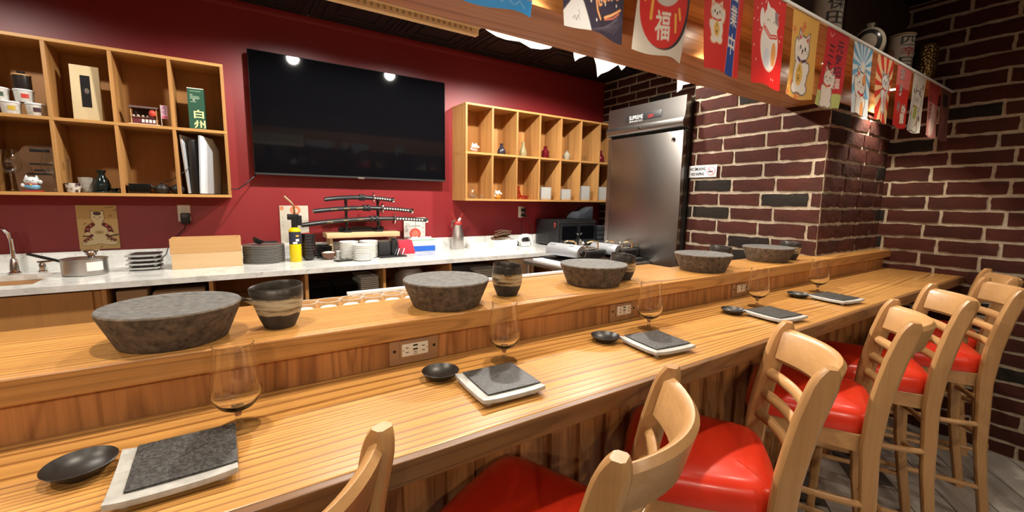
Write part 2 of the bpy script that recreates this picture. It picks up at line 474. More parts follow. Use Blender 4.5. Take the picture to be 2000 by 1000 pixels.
# ------------------------------------------------------------------ bar
ZC, ZLg = H - 0.44, H - 0.3115
bar = thing('bar_counter', 'long glossy oak bar counter with place settings on it', 'counter', (0, 0, 0))
MB().box(XL, X2, 0.668, 1.075, ZC - 0.046, ZC).build('counter_top', OAK, bar, smooth=0, bevel=0.003)
MB().box(XL, X2, 0.650, 0.668, ZC - 0.046, ZC).build('front_edge', OAK_FASCIA_SHADED, bar, smooth=0, bevel=0.0025)
MB().box(XL, X2, 0.965, 1.06, 0.0, ZC - 0.046).build('front_panel', OAK_REC, bar, smooth=0)
pitch = 0.1165
x = 0.59 * 0.958 / 0.85 - 14 * pitch
sm = MB().box(0, 0.083, 0.950, 0.965, 0.0, ZC - 0.0465)
n = 0
while x < X2 - 0.09:
    if x > -0.6:
        if n == 0: slat = sm.build('panel_board', OAK_V, bar, smooth=0, bevel=0.002, bseg=1); slat.location = (x, 0, 0)
        else:
            o = slat.copy(); COL.objects.link(o); o.location = (x, 0, 0)
        n += 1
    x += pitch
ledge = thing('bar_ledge', 'raised oak ledge running along the back of the bar under the stone bowls', 'ledge', (0, 0, 0))
MB().box(XL, X1, 1.043, 1.265, ZLg - 0.05, ZLg).build('ledge_top', OAK, ledge, smooth=0, bevel=0.003)
MB().box(X1, X2, 1.043, YP - 0.002, ZLg - 0.05, ZLg).build('ledge_end', OAK, ledge, smooth=0, bevel=0.002)
MB().box(XL, X2, 1.026, 1.043, ZLg - 0.05, ZLg).build('ledge_front_edge', OAK_EDGE, ledge, smooth=0, bevel=0.004)
MB().box(XL, X2, 1.062, 1.085, ZC, ZLg - 0.05).build('riser_panel', OAK_V, ledge, smooth=0)
MB().box(XL, X1, 1.085, 1.24, 0.12, ZLg - 0.05).build('bar_back', OAK_PLY, ledge, smooth=0)

# ------------------------------------------------------------------ back counter
ZG = H - 0.467
gc = thing('granite_counter', 'long speckled white granite worktop along the red wall', 'counter', (0, 0, 0))
SX0, SX1, SY0, SY1 = -1.75, -0.86, 3.09, 3.47
b = MB()
b.box(XL, SX0, 2.965, YR - 0.02, ZG - 0.032, ZG); b.box(SX1, X0, 2.965, YR - 0.02, ZG - 0.032, ZG)
b.box(SX0, SX1, 2.965, SY0, ZG - 0.032, ZG); b.box(SX0, SX1, SY1, YR - 0.02, ZG - 0.032, ZG)
b.build('worktop', GRANITE, gc, smooth=0)
MB().box(XL, X0, YR - 0.02, YR, ZG - 0.03, ZG + 0.102).build('backsplash', GRANITE, None, smooth=0, bevel=0.002)
tag(bpy.data.objects['backsplash'], 'low speckled granite backsplash strip along the red wall', 'backsplash')
# ------------------------------------------------------------------ wall shelves
SYF = 3.37
def wall_shelf(name, label, xs, hide_right=None):
    t = thing(name, label, 'shelf', (0, 0, 0))
    zb, zm, zt = H - 0.024, H + 0.381, H + 0.790
    th = 0.018
    xa, xb = xs[0], xs[-1] + th
    for z, nm in ((zb, 'bottom_board'), (zm, 'middle_board'), (zt, 'top_board')):
        MB().box(xa, xb, SYF, YR - 0.008, z, z + th).build(nm, OAK_SHELF, t, smooth=0, bevel=0.0015, bseg=1)
    for i, x in enumerate(xs):
        end = i in (0, len(xs) - 1)
        for z0, z1 in ((zb + th, zm), (zm + th, zt)):
            MB().box(x, x + th, SYF + 0.001, YR - 0.008, z0, z1).build('side_panel' if end else 'divider', OAK_SHELF_V, t, smooth=0, bevel=0.001, bseg=1)
    MB().box(xa, xb, YR - 0.008, YR - 0.001, zb, zt + th).build('back_panel', OAK_PLY, t, smooth=0)
    for i in range(len(xs) - 1):
        for z0, z1 in ((zb + th, zm), (zm + th, zt)):
            pass
    return t
LXS = [-0.010 - 0.2625 * k for k in range(5, -1, -1)]
RXS = [1.719 + 0.2625 * k for k in range(0, 8)]
left_shelf = wall_shelf('cube_shelf', 'oak cube shelf to the left of the television', LXS)
right_shelf = wall_shelf('cube_shelf', 'oak cube shelf between the television and the steel fridge', RXS[:7] + [X0 - 0.02])

# ------------------------------------------------------------------ television
tv = thing('television', 'large black flat television on the red wall', 'television', (0, 0, 0))
MB().box(0.152, 1.612, 3.555, 3.60, H + 0.140, H + 0.984).build('casing', BLACK, tv, bevel=0.004)
MB().box(0.157, 1.607, 3.5535, 3.556, H + 0.156, H + 0.979).build('screen', GLOSS, tv, smooth=0)
MB().box(0.157, 1.607, 3.552, 3.556, H + 0.141, H + 0.154).build('lower_bezel', CHAR, tv, smooth=0)
MB().box(0.857, 0.907, 3.5505, 3.553, H + 0.136, H + 0.148).build('badge', STEEL, tv, smooth=0)
MB().box(0.7, 1.06, 3.60, YR, H + 0.35, H + 0.75).build('wall_bracket', BLACK_M, tv, smooth=0)

# ------------------------------------------------------------------ fridge
FX, FY0, FY1, FZ = 2.80, 2.000, 2.764, H + 0.768
fr = thing('refrigerator', 'tall stainless steel upright refrigerator by the brick wall', 'refrigerator', (0, 0, 0))
MB().box(FX + 0.045, 3.56, FY0 + 0.006, FY1 - 0.006, 0.22, FZ - 0.01).build('cabinet', CHAR, fr, bevel=0.004)
# head panel with rolled lower lip
hz = FZ - 0.235
prof = [(FX + 0.06, FZ)]
prof += [(FX + 0.004, FZ), (FX + 0.002, FZ - 0.10), (FX - 0.006, FZ - 0.15)]
for i in range(7):
    a = math.pi * i / 6
    prof.append((FX - 0.006 - 0.02 * math.sin(a) * 0.9, FZ - 0.155 - 0.035 * (1 - math.cos(a))))
prof += [(FX + 0.06, hz)]
hp = MB(); 
vs0 = [(p[0], FY0, p[1]) for p in prof]; vs1 = [(p[0], FY1, p[1]) for p in prof]
hp.sweep([vs0, vs1]); hp.build('head_panel', FSTEEL, fr, smooth=50)
MB().box(FX, FX + 0.045, FY0 + 0.004, FY1 - 0.05, 0.28, hz - 0.012).build('door', FSTEEL, fr, bevel=0.006, bseg=3)
MB().box(FX + 0.01, FX + 0.05, FY1 - 0.048, FY1 - 0.002, 0.25, hz - 0.005).build('door_frame', FSTEEL, fr, smooth=0)
MB().box(FX + 0.008, FX + 0.05, FY1 - 0.05, FY1 - 0.042, 0.25, hz - 0.005).build('gasket', BLACK_M, fr, smooth=0)
MB().box(FX - 0.003, FX + 0.006, FY0 + 0.207, FY0 + 0.567, FZ - 0.147, FZ - 0.074).build('display_panel', BLACK, fr, bevel=0.002)
b = MB(); b.lathe([(0.0, 0), (0.016, 0), (0.016, 0.006), (0.011, 0.008), (0.009, 0.004), (0, 0.004)], 20)
lk = b.build('door_lock', CHROME, fr, loc=(FX, FY0 + 0.085, hz - 0.075), rot=(0, -math.pi / 2, 0))
b = MB(); b.lathe([(0.0, 0), (0.008, 0), (0.008, 0.006), (0, 0.006)], 14)
b.build('head_lock', CHROME, fr, loc=(FX - 0.022, FY0 + 0.40, hz + 0.045), rot=(0, -math.pi / 2, 0))

# ------------------------------------------------------------------ lamps
def spot(name, loc, w, c, size, blend, parent, r=0.04):
    d = bpy.data.lights.new(name, 'SPOT'); d.energy = w; d.color = c; d.spot_size = math.radians(size); d.spot_blend = blend
    d.shadow_soft_size = r
    o = bpy.data.objects.new(name, d); COL.objects.link(o); o.parent = parent; o.location = loc
    return o
def downlight(x, y, z, r, lens, w, c, size, blend, name, label, grp, soft):
    t = thing(name, label, 'lamp', (x, y, z), 0, grp)
    b = MB(); b.lathe([(r * 0.72, -0.004), (r, -0.004), (r, 0.0), (r * 0.72, 0.0), (r * 0.72, -0.004)], 24); b.build('trim_ring', WHITE_P, t)
    b = MB(); b.lathe([(0, -0.002), (r * 0.72, -0.002), (r * 0.72, 0.0), (0, 0.0)], 24); b.build('lens', lens, t)
    spot('lamp_light', (0, 0, -0.02), w, c, size, blend, t, soft)
for i, (x, y) in enumerate(KITCHEN_LAMPS):
    downlight(x, y, CEIL - 0.008, 0.055, LENS_K, KITCHEN_W * (0.5 if x < 0 else 1.0), KITCHEN_C, 163, 0.3, 'ceiling_downlight', 'round downlight in the tin ceiling, ' + ['fourth', 'third', 'second', 'first'][i] + ' from the fridge end', 'kitchen downlights', 0.05)
for i, (x, y) in enumerate(ROOM_LAMPS):
    downlight(x, y, CEIL + 0.012, 0.075, LENS_R, ROOM_W * (0.25 if y > 0 else (1.7 if x < 0 else 0.8)), ROOM_C, 115 if y > 0 else 164, 0.7 if y > 0 else 0.15, 'ceiling_downlight', ['round ceiling downlight above the stools, ' + q for q in ('nearest the sink end', 'second along', 'third along', 'nearest the brick wall')][i] if i < 4 else ['round ceiling downlight in the room, ' + q for q in ('far left by the wall', 'left behind the camera', 'straight behind the stools', 'right behind the stools')][i - 4], 'room downlights', 0.05)
for i, (x, y) in enumerate(PUCK_LAMPS):
    downlight(x, y, H + 0.705, 0.035, LENS_P, PUCK_W, PUCK_C, 100, 0.6, 'puck_light', 'small puck light under the display board, ' + ['sixth', 'fifth', 'fourth', 'third', 'second', 'first'][i] + ' from the brick wall', 'puck lights under the display board', 0.02)
# ------------------------------------------------------------------ bar stools
BEECH = wood('beech', (0.47, 0.255, 0.098), (0.33, 0.16, 0.055), 'Z', rough=0.35, rings=5, contrast=0.35, rnd=True, across=9, coat=0.2)
BEECH_X = wood('beech_rail', (0.49, 0.27, 0.105), (0.36, 0.18, 0.064), 'X', rough=0.35, rings=5, contrast=0.3, rnd=True, across=9, coat=0.2)
VINYL = new_mat('red_vinyl', (0.60, 0.028, 0.010), 0.30, coat=0.15)
_v = coords(VINYL); _n = noise(VINYL, _v, 180, 2); bump(VINYL, _n, 0.12, 0.0008)
_n2 = noise(VINYL, _v, 5, 2); L(VINYL, ramp(VINYL, _n2, [(0.3, (0.62, 0.028, 0.010)), (0.7, (0.76, 0.042, 0.014))]), bsdf(VINYL).inputs['Base Color'])

def rect_sec(c, w, d, t=0.0):
    """rounded-corner rectangle section in x/y around c"""
    x, y, z = c; q = min(w, d) * 0.22
    pts = [(-w/2+q, -d/2), (w/2-q, -d/2), (w/2, -d/2+q), (w/2, d/2-q), (w/2-q, d/2), (-w/2+q, d/2), (-w/2, d/2-q), (-w/2, -d/2+q)]
    return [(x + a, y + b, z) for a, b in pts]

def rail(b, x0, x1, yend, bow, zc, h, th, n=14, tilt=0.0):
    """a curved slat from x0 to x1, bowed towards -y"""
    secs = []
    for i in range(n + 1):
        s = i / n; x = x0 + (x1 - x0) * s
        y = yend - bow * (1 - (2 * s - 1) ** 2)
        dy = bow * 4 * (2 * s - 1) / (x1 - x0)
        t = Vector((1, dy, 0)).normalized(); nrm = Vector((-t.y, t.x, 0))
        q = min(th * 0.45, h * 0.3)
        pr = [(-th/2, -h/2+q), (-th/2+q, -h/2), (th/2-q, -h/2), (th/2, -h/2+q), (th/2, h/2-q), (th/2-q, h/2), (-th/2+q, h/2), (-th/2, h/2-q)]
        secs.append([tuple(Vector((x, y, zc)) + nrm * (a + tilt * c) + Vector((0, 0, c))) for a, c in pr])
    b.sweep(secs)

def post_y(z):
    pts = [(0.0, -0.262), (0.35, -0.205), (0.70, -0.180), (0.85, -0.186), (1.0, -0.208), (1.147, -0.245)]
    for (z0, y0), (z1, y1) in zip(pts[:-1], pts[1:]):
        if z <= z1:
            s = (z - z0) / (z1 - z0); return y0 + (y1 - y0) * s
    return pts[-1][1]

def make_stool(label):
    t = thing('bar_stool', label, 'bar stool', (0, 0, 0), 0, 'red bar stools along the bar')
    for s in (-1, 1):
        secs = []
        zs = [0.0, 0.12, 0.25, 0.4, 0.55, 0.7, 0.78, 0.86, 0.94, 1.02, 1.085, 1.105, 1.122, 1.134, 1.142, 1.146, 1.148]
        for z in zs:
            dp = 0.040 + 0.016 * min(1, max(0, (z - 0.2) / 0.6)); wd = 0.034
            if z > 1.09:
                k = (z - 1.09) / 0.058; dp *= math.sqrt(max(0.03, 1 - 0.82 * k * k)); wd *= (1 - 0.10 * k * k)
            secs.append(rect_sec((s * (0.170 + 0.026 * min(1, z / 1.0)), post_y(z), z), wd, dp))
        b = MB(); b.sweep(secs); b.build('back_post', BEECH, t, smooth=45)
        b = MB()
        secs = [rect_sec((s * (0.185 - 0.02 * z / 0.7), 0.175 - 0.01 * z / 0.7, z), 0.028 + 0.010 * z / 0.7, 0.028 + 0.010 * z / 0.7) for z in (0.0, 0.2, 0.45, 0.70)]
        b.sweep(secs); b.build('front_leg', BEECH, t, smooth=45)
    b = MB(); rail(b, -0.182, 0.182, -0.233, 0.070, 1.078, 0.102, 0.026, 18, -0.25); b.build('crest_rail', BEECH_X, t, smooth=50)
    for zc in (0.985, 0.917, 0.850):
        b = MB(); rail(b, -0.180, 0.180, post_y(zc) - 0.002, 0.042, zc, 0.033, 0.022, 14, -0.2); b.build('ladder_rung', BEECH_X, t, smooth=50)
    # apron frame
    b = MB()
    b.box(-0.175, 0.175, 0.155, 0.175, 0.672, 0.735); b.box(-0.175, 0.175, -0.18, -0.16, 0.672, 0.735)
    b.box(-0.178, -0.158, -0.16, 0.155, 0.672, 0.735); b.box(0.158, 0.178, -0.16, 0.155, 0.672, 0.735)
    b.build('seat_frame', BEECH_X, t, smooth=0, bevel=0.003)
    # domed seat
    n = 18; vs = []; fs = []; rings = []
    def outline(a):
        # superellipse, wider to the front, sharp-ish corners
        c, s_ = math.cos(a), math.sin(a); e = 0.24
        x = math.copysign(abs(c) ** e, c); y = math.copysign(abs(s_) ** e, s_)
        hw = 0.198 + 0.020 * y
        return x * hw * (1 - 0.05 * (y * y)), y * 0.200 * (1 - 0.05 * x * x)
    seg = 64
    levels = [(0.985, 0.736), (1.0, 0.746), (1.0, 0.762), (0.992, 0.780), (0.968, 0.796), (0.92, 0.808), (0.82, 0.817), (0.66, 0.824), (0.45, 0.829), (0.2, 0.832)]
    for r, z in levels:
        rings.append(len(vs))
        for k in range(seg):
            x, y = outline(2 * math.pi * k / seg)
            vs.append((x * r, y * r, z))
    for i in range(len(levels) - 1):
        for k in range(seg):
            k2 = (k + 1) % seg
            fs.append((rings[i] + k, rings[i] + k2, rings[i + 1] + k2, rings[i + 1] + k))
    vs.append((0, 0, 0.833)); top = len(vs) - 1
    for k in range(seg): fs.append((rings[-1] + k, rings[-1] + (k + 1) % seg, top))
    fs.append(tuple(range(seg))[::-1])
    b = MB(); b.add(vs, fs); seat = b.build('seat', VINYL, t, smooth=60)
    b = MB()
    for sx in (-1, 1):
        for sy in (-1, 1):
            pts = []
            for q in np.linspace(1.0, 0.55, 8):
                x, y = outline(math.atan2(sy, sx)); zz = np.interp(q, [l[0] for l in levels[::-1]], [l[1] for l in levels[::-1]])
                pts.append((x * q, y * q, float(zz) + 0.0002))
            b.tube(pts, 0.0011, 6)
    b.build('seat_seam', VINYL, seat)
    # stretchers
    def bar(p, q, r=0.012, bow=(0, 0, 0), nm='stretcher'):
        P, Q = Vector(p), Vector(q); bw = Vector(bow); path = []
        for i in range(13):
            s = i / 12; path.append(tuple(P.lerp(Q, s) + bw * (1 - (2 * s - 1) ** 2)))
        b = MB(); b.tube(path, r, 8, flat=1.25); b.build(nm, BEECH_X, t)
    for s in (-1, 1):
        bar((s * 0.176, 0.168, 0.50), (s * 0.190, -0.19, 0.50), 0.010, (s * 0.012, 0, -0.012))
        bar((s * 0.18, 0.172, 0.19), (s * 0.182, -0.225, 0.19), 0.010)
    bar((-0.174, 0.168, 0.30), (0.174, 0.168, 0.30), 0.012, (0, 0.075, 0.0), 'foot_rail')
    bar((-0.183, -0.205, 0.36), (0.183, -0.205, 0.36), 0.011, (0, -0.060, 0.0), 'foot_rail')
    bar((-0.184, -0.19, 0.55), (0.184, -0.19, 0.55), 0.011, (0, -0.035, 0.0))
    return t
# top-of-back centre, turn of the back
STOOLS = [(0.00, 0.555, 26), (0.613, 0.473, 26), (1.243, 0.484, 36), (1.928, 0.463, 22), (2.532, 0.468, 28), (3.055, 0.392, 25), (3.500, 0.465, 22)]
SL = ['red bar stool cut off at the bottom edge of the photo, nearest the camera',
      'red bar stool with a bright curved crest rail, in front of the second slate plate',
      'red bar stool with light streaks across its seat, third from the near end',
      'red bar stool fourth from the near end, in front of the fourth slate plate',
      'red bar stool fifth along the bar from the camera',
      'red bar stool second from the far brick wall, its right post against the bricks',
      'red bar stool farthest away, mostly hidden behind the next stool by the brick wall']
stool = None
for i, ((x, y, a), lb) in enumerate(zip(STOOLS, SL)):
    r = math.radians(a); fx, fy = -math.sin(r), math.cos(r)
    loc = (x + 0.24 * fx, y + 0.24 * fy, 0.0)
    if i == 0:
        stool = make_stool(lb); stool.location = loc; stool.rotation_euler = (0, 0, r)
    else:
        copy_tree(stool, None, loc, r, lb)

# ------------------------------------------------------------------ place settings
SLATE = speckle('slate', (0.085, 0.084, 0.080), (0.015, 0.015, 0.015), 0.42, 220, 0.40, 0.75, 0.5, 0.002)
GLAZE_W = speckle('white_glaze', (0.40, 0.395, 0.375), (0.30, 0.295, 0.28), 0.35, 45, 0.3, 0.6, 0.15, 0.002)
DISH = speckle('dark_dish_glaze', (0.020, 0.018, 0.016), (0.012, 0.010, 0.009), 0.38, 30, 0.35, 0.65, 0.1, 0.001)
STONE = speckle('volcanic_stone', (0.150, 0.112, 0.078), (0.040, 0.030, 0.022), 0.85, 60, 0.30, 0.68, 0.9, 0.004)
STONE_TOP = speckle('volcanic_stone_top', (0.115, 0.112, 0.105), (0.045, 0.043, 0.040), 0.75, 70, 0.30, 0.68, 0.8, 0.003)
GLASS = new_mat('clear_glass', (1, 1, 1), 0.0, trans=1.0, ior=1.45)
CLEAR = bpy.data.materials.new('thin_clear_glass'); CLEAR.use_nodes = True
def thin_glass(m, tint=(0.97, 0.98, 0.98), ior=1.5):
    nt = m.node_tree; nt.nodes.remove(nt.nodes['Principled BSDF'])
    tr = N(m, 'ShaderNodeBsdfTransparent'); tr.inputs[0].default_value = (*tint, 1)
    gl = N(m, 'ShaderNodeBsdfGlossy'); gl.inputs['Roughness'].default_value = 0.02
    lw = N(m, 'ShaderNodeLayerWeight'); lw.inputs['Blend'].default_value = 0.5
    p5 = math_(m, 'POWER', lw.outputs['Facing'], 5.0); fz = N(m, 'ShaderNodeMath', operation='MULTIPLY_ADD'); L(m, p5, fz.inputs[0]); fz.inputs[1].default_value = 0.9; fz.inputs[2].default_value = 0.05
    mx = N(m, 'ShaderNodeMixShader'); L(m, fz.outputs[0], mx.inputs[0]); L(m, tr.outputs[0], mx.inputs[1]); L(m, gl.outputs[0], mx.inputs[2])
    L(m, mx.outputs[0], nt.nodes['Material Output'].inputs['Surface'])
thin_glass(CLEAR)

def make_plate(label):
    t = thing('slate_plate', label, 'plate', (0, 0, 0), 0, 'slate topped plates on the bar')
    h = 0.078; b = MB(); n = 12
    vs = []; fs = []
    # tray with lifted corners: grid top and bottom
    for lay_, z0 in ((0, 0.008), (1, 0.018)):
        for j in range(n + 1):
            for i in range(n + 1):
                x = -1 + 2 * i / n; y = -1 + 2 * j / n
                lift = 0.0045 * (x * x * y * y) ** 1.5
                vs.append((x * h, y * h, z0 + lift))
    o = (n + 1) ** 2
    for j in range(n):
        for i in range(n):
            a = j * (n + 1) + i
            fs.append((a, a + n + 1, a + n + 2, a + 1)); fs.append((o + a, o + a + 1, o + a + n + 2, o + a + n + 1))
    edge = [i for i in range(n)] + [j * (n + 1) + n for j in range(n)] + [n * (n + 1) + i for i in range(n, 0, -1)] + [j * (n + 1) for j in range(n, 0, -1)]
    for k in range(len(edge)):
        a, c = edge[k], edge[(k + 1) % len(edge)]; fs.append((a, c, o + c, o + a))
    b.add(vs, fs); b.build('tray', GLAZE_W, t, smooth=40, bevel=0.0015)
    for sx in (-1, 1):
        for sy in (-1, 1):
            b = MB(); b.lathe([(0, 0), (0.006, 0), (0.010, 0.0095), (0, 0.0095)], 10, (sx * 0.058, sy * 0.058, 0)); b.build('foot', GLAZE_W, t)
    b = MB(); b.box(-0.058, 0.0785, -0.058, 0.0785, 0.0172, 0.0225); b.build('slate_slab', SLATE, t, smooth=0, bevel=0.0012)
    return t
def make_dish(label):
    b = MB(); b.lathe([(0, 0.0), (0.026, 0.0), (0.029, 0.003), (0.040, 0.012), (0.0455, 0.0195), (0.0445, 0.0205), (0.038, 0.0145), (0.028, 0.0065), (0.0, 0.0045)], 40)
    return tag(b.build('sauce_dish', DISH, None, smooth=50), label, 'dish', 'small dark sauce dishes on the bar')
def make_glass(label):
    t = thing('beer_glass', label, 'glass', (0, 0, 0), 0, 'stemmed beer glasses on the bar')
    b = MB(); b.lathe([(0.0, 0.0), (0.036, 0.0), (0.0365, 0.0012), (0.030, 0.003), (0.010, 0.0055), (0.0, 0.006)], 48); b.build('foot', CLEAR, t, smooth=60)
    b = MB(); b.lathe([(0.009, 0.0052), (0.0052, 0.012), (0.0048, 0.022), (0.0065, 0.031), (0.012, 0.036), (0.010, 0.040), (0.0, 0.041)], 32); b.build('stem', GLASS, t, smooth=60)
    out = [(0.0, 0.036), (0.012, 0.036), (0.016, 0.0375), (0.030, 0.046), (0.039, 0.058), (0.0425, 0.072), (0.0415, 0.092), (0.038, 0.118), (0.0345, 0.145), (0.0335, 0.165)]
    inn = [(0.0326, 0.1652), (0.0335, 0.145), (0.0370, 0.118), (0.0405, 0.092), (0.0414, 0.072), (0.0378, 0.060), (0.029, 0.0495), (0.015, 0.0425), (0.0, 0.041)]
    b = MB(); b.lathe(out + inn, 48); b.build('bowl', GLASS, t, smooth=60)
    return t
ORD = ['nearest the camera', 'second from the camera', 'third from the camera', 'fourth from the camera', 'fifth, near the brick wall']
PLATES = [(-0.094, 0.815, 1), (0.499, 0.806, -3), (1.055, 0.800, -7), (1.728, 0.781, -8), (2.285, 0.783, -8)]
DISHES = [(-0.222, 0.886), (0.407, 0.931), (0.961, 0.920), (1.650, 0.900), (2.218, 0.908)]
GLASSES = [(-0.012, 0.918), (0.600, 0.945), (1.188, 0.938), (1.860, 0.915), (2.440, 0.915)]
for i in range(5):
    if i == 0:
        pl, di, gl = make_plate(''), make_dish(''), make_glass('')
        a, d, e = pl, di, gl
    else:
        a, d, e = copy_tree(pl), copy_tree(di), copy_tree(gl)
    a['label'] = 'square slate on a white tray, ' + ORD[i]
    d['label'] = 'small round black sauce dish, ' + ORD[i]
    e['label'] = 'clear stemmed beer glass, ' + ORD[i]
    a.location = (PLATES[i][0], PLATES[i][1], ZC); a.rotation_euler = (0, 0, math.radians(PLATES[i][2]))
    d.location = (*DISHES[i], ZC); e.location = (*GLASSES[i], ZC)

# ------------------------------------------------------------------ stone bowls and pitchers on the ledge
def make_bowl(label):
    t = thing('stone_block', label, 'stone bowl', (0, 0, 0), 0, 'round stone blocks on the ledge')
    b = MB(); b.lathe([(0, 0.0), (0.094, 0.0), (0.097, 0.003), (0.111, 0.038), (0.1235, 0.068), (0.125, 0.0745), (0.1225, 0.0775)], 64); b.build('side', STONE, t, smooth=50)
    b = MB(); b.lathe([(0.1225, 0.0775), (0.116, 0.0785), (0.098, 0.0765), (0.09, 0.0752), (0.05, 0.0744), (0, 0.0742)], 64); b.build('top', STONE_TOP, t, smooth=50)
    return t
PIT = new_mat('pitcher_glaze', (0.05, 0.045, 0.04), 0.4)
_tc = N(PIT, 'ShaderNodeTexCoord'); _sp = N(PIT, 'ShaderNodeSeparateXYZ'); L(PIT, _tc.outputs['Object'], _sp.inputs[0])
_v = coords(PIT, 'Object', (10, 10, 90)); _w = noise(PIT, _v, 1.0, 3, 0.6)
_v2 = coords(PIT, 'Object', (22, 22, 22)); _w2 = noise(PIT, _v2, 1.0, 3, 0.6)
_z = math_(PIT, 'ADD', _sp.outputs['Z'], math_(PIT, 'MULTIPLY', math_(PIT, 'SUBTRACT', _w2, 0.5), 0.022))
_band = ramp(PIT, math_(PIT, 'MULTIPLY', _z, 10.0), [(0.34, g(0)), (0.37, g(1)), (0.70, g(1)), (0.76, g(0))])
_cream = ramp(PIT, _w, [(0.40, (0.06, 0.045, 0.03)), (0.52, (0.33, 0.27, 0.17)), (0.65, (0.46, 0.40, 0.28))])
_dk = ramp(PIT, _w2, [(0.35, (0.020, 0.016, 0.013)), (0.7, (0.055, 0.047, 0.040))])
L(PIT, mix(PIT, _band, _dk, _cream), bsdf(PIT).inputs['Base Color'])
L(PIT, ramp(PIT, math_(PIT, 'MULTIPLY', _sp.outputs['Z'], 10.0), [(0.32, g(0.75)), (0.45, g(0.3))]), bsdf(PIT).inputs['Roughness'])
bump(PIT, _w, 0.4, 0.002)
def make_pitcher(label):
    t = thing('sake_pitcher', label, 'pitcher', (0, 0, 0), 0, 'dark glazed pitchers on the ledge')
    seg = 48
    prof = [(0.031, 0.0), (0.033, 0.002), (0.041, 0.020), (0.0485, 0.042), (0.0515, 0.064), (0.0515, 0.084), (0.0505, 0.098), (0.0492, 0.1005), (0.0475, 0.098), (0.0478, 0.084), (0.0478, 0.064), (0.044, 0.042), (0.036, 0.018), (0.0, 0.012)]
    vs = [(0, 0, 0)]; fs = []
    rings = []
    for r, z in prof[:-1]:
        rings.append(len(vs))
        for k in range(seg):
            a = 2 * math.pi * k / seg
            d = math.atan2(math.sin(a - math.pi), math.cos(a - math.pi))      # spout towards -x
            q = max(0.0, (z - 0.045) / 0.055)
            rr = r * (1 + 0.05 * math.cos(2 * a) * q) + 0.010 * q * math.exp(-(d / 0.38) ** 2)
            zz = z + 0.004 * q * math.sin(a + 0.6)
            vs.append((rr * math.cos(a), rr * math.sin(a) * (1 - 0.06 * q), zz))
    for A, B in zip(rings[:-1], rings[1:]):
        for k in range(seg):
            k2 = (k + 1) % seg; fs.append((A + k, A + k2, B + k2, B + k))
    vs.append((0, 0, 0.012)); 
    for k in range(seg):
        k2 = (k + 1) % seg
        fs.append((0, rings[0] + k2, rings[0] + k)); fs.append((rings[-1] + k, rings[-1] + k2, len(vs) - 1))
    b = MB(); b.add(vs, fs); body = b.build('body', PIT, t, smooth=60)
    # trough spout below the rim
    secs = []
    for i in range(9):
        s = i / 8; x = -0.040 - 0.034 * s; z = 0.066 + 0.014 * s; w = 0.024 * (1 - 0.55 * s); dpt = 0.018 * (1 - 0.6 * s)
        loop = []
        for k in range(9):
            a = math.pi * k / 8; loop.append((x, w * math.cos(a), z - dpt * math.sin(a)))
        for k in range(8, -1, -1):
            a = math.pi * k / 8; loop.append((x, (w - 0.003) * math.cos(a), z + 0.0005 - (dpt - 0.003) * math.sin(a)))
        secs.append(loop)
    b = MB(); b.sweep(secs); b.build('spout', PIT, t, smooth=60)
    return t
BOWLS = [(-0.117, 1.141), (0.516, 1.134), (1.123, 1.152), (1.802, 1.144), (2.420, 1.160)]
PITS = [(0.082, 1.132, 8), (0.738, 1.150, 60), (1.290, 1.160, 70), (1.985, 1.170, 70), (2.600, 1.130, 70)]
for i in range(5):
    if i == 0: bo, pi_ = make_bowl(''), make_pitcher(''); a, d = bo, pi_
    else: a, d = copy_tree(bo), copy_tree(pi_)
    a['label'] = 'flat round stone block on the ledge, ' + ORD[i]
    d['label'] = 'dark pitcher with a cream band, ' + ORD[i]
    a.location = (*BOWLS[i], ZLg); a.rotation_euler = (0, 0, i * 1.1)
    d.location = (PITS[i][0], PITS[i][1], ZLg); d.rotation_euler = (0, 0, math.radians(PITS[i][2]))

# ------------------------------------------------------------------ outlets in the riser
PLATE_B = new_mat('brown_plate', (0.33, 0.18, 0.09), 0.35)
SLOT = new_mat('slot_black', (0.01, 0.01, 0.01), 0.5)
OL = ['brown outlet plate with ivory sockets and usb ports beside the second sauce dish', 'brown outlet plate with ivory sockets beside the third beer glass', 'brown outlet plate with ivory sockets beside the fourth beer glass']
def make_outlet(label):
    t = thing('bar_outlet', label, 'outlet', (0, 0, 0), 0, 'outlets in the bar riser')
    MB().box(-0.068, 0.068, -0.006, 0.0, -0.0385, 0.0385).build('cover_plate', PLATE_B, t, bevel=0.003)
    MB().box(-0.042, 0.042, -0.009, -0.005, -0.025, 0.025).build('surround', PLATE_B, t, bevel=0.002)
    MB().box(-0.0365, 0.0365, -0.011, -0.008, -0.017, 0.017).build('receptacle', IVORY, t, bevel=0.002)
    b = MB()
    for sx in (-1, 1):
        for z in (-0.006, 0.006): b.box(sx * 0.0225 - 0.004, sx * 0.0225 + 0.004, -0.0114, -0.0108, z - 0.0010, z + 0.0010)
        b.lathe([(0, 0), (0.0022, 0), (0.0022, 0.0006), (0, 0.0006)], 10, (sx * 0.0325, -0.011, 0))
    b.box(-0.0065, 0.0065, -0.0114, -0.0108, 0.0085, 0.0128); b.box(-0.0065, 0.0065, -0.0114, -0.0108, -0.002, 0.0022)
    b.box(-0.005, 0.005, -0.0114, -0.0108, -0.0075, -0.0060); b.box(-0.005, 0.005, -0.0114, -0.0108, -0.0130, -0.0115)
    b.build('socket_slots', SLOT, t, smooth=0)
    for sx in (-1, 1):
        b = MB(); b.lathe([(0, 0), (0.0042, 0), (0.0042, 0.001), (0, 0.001)], 14)
        b.build('screw', SLOT, t, loc=(sx * 0.055, -0.006, 0.0), rot=(math.pi / 2, 0, 0))
    return t
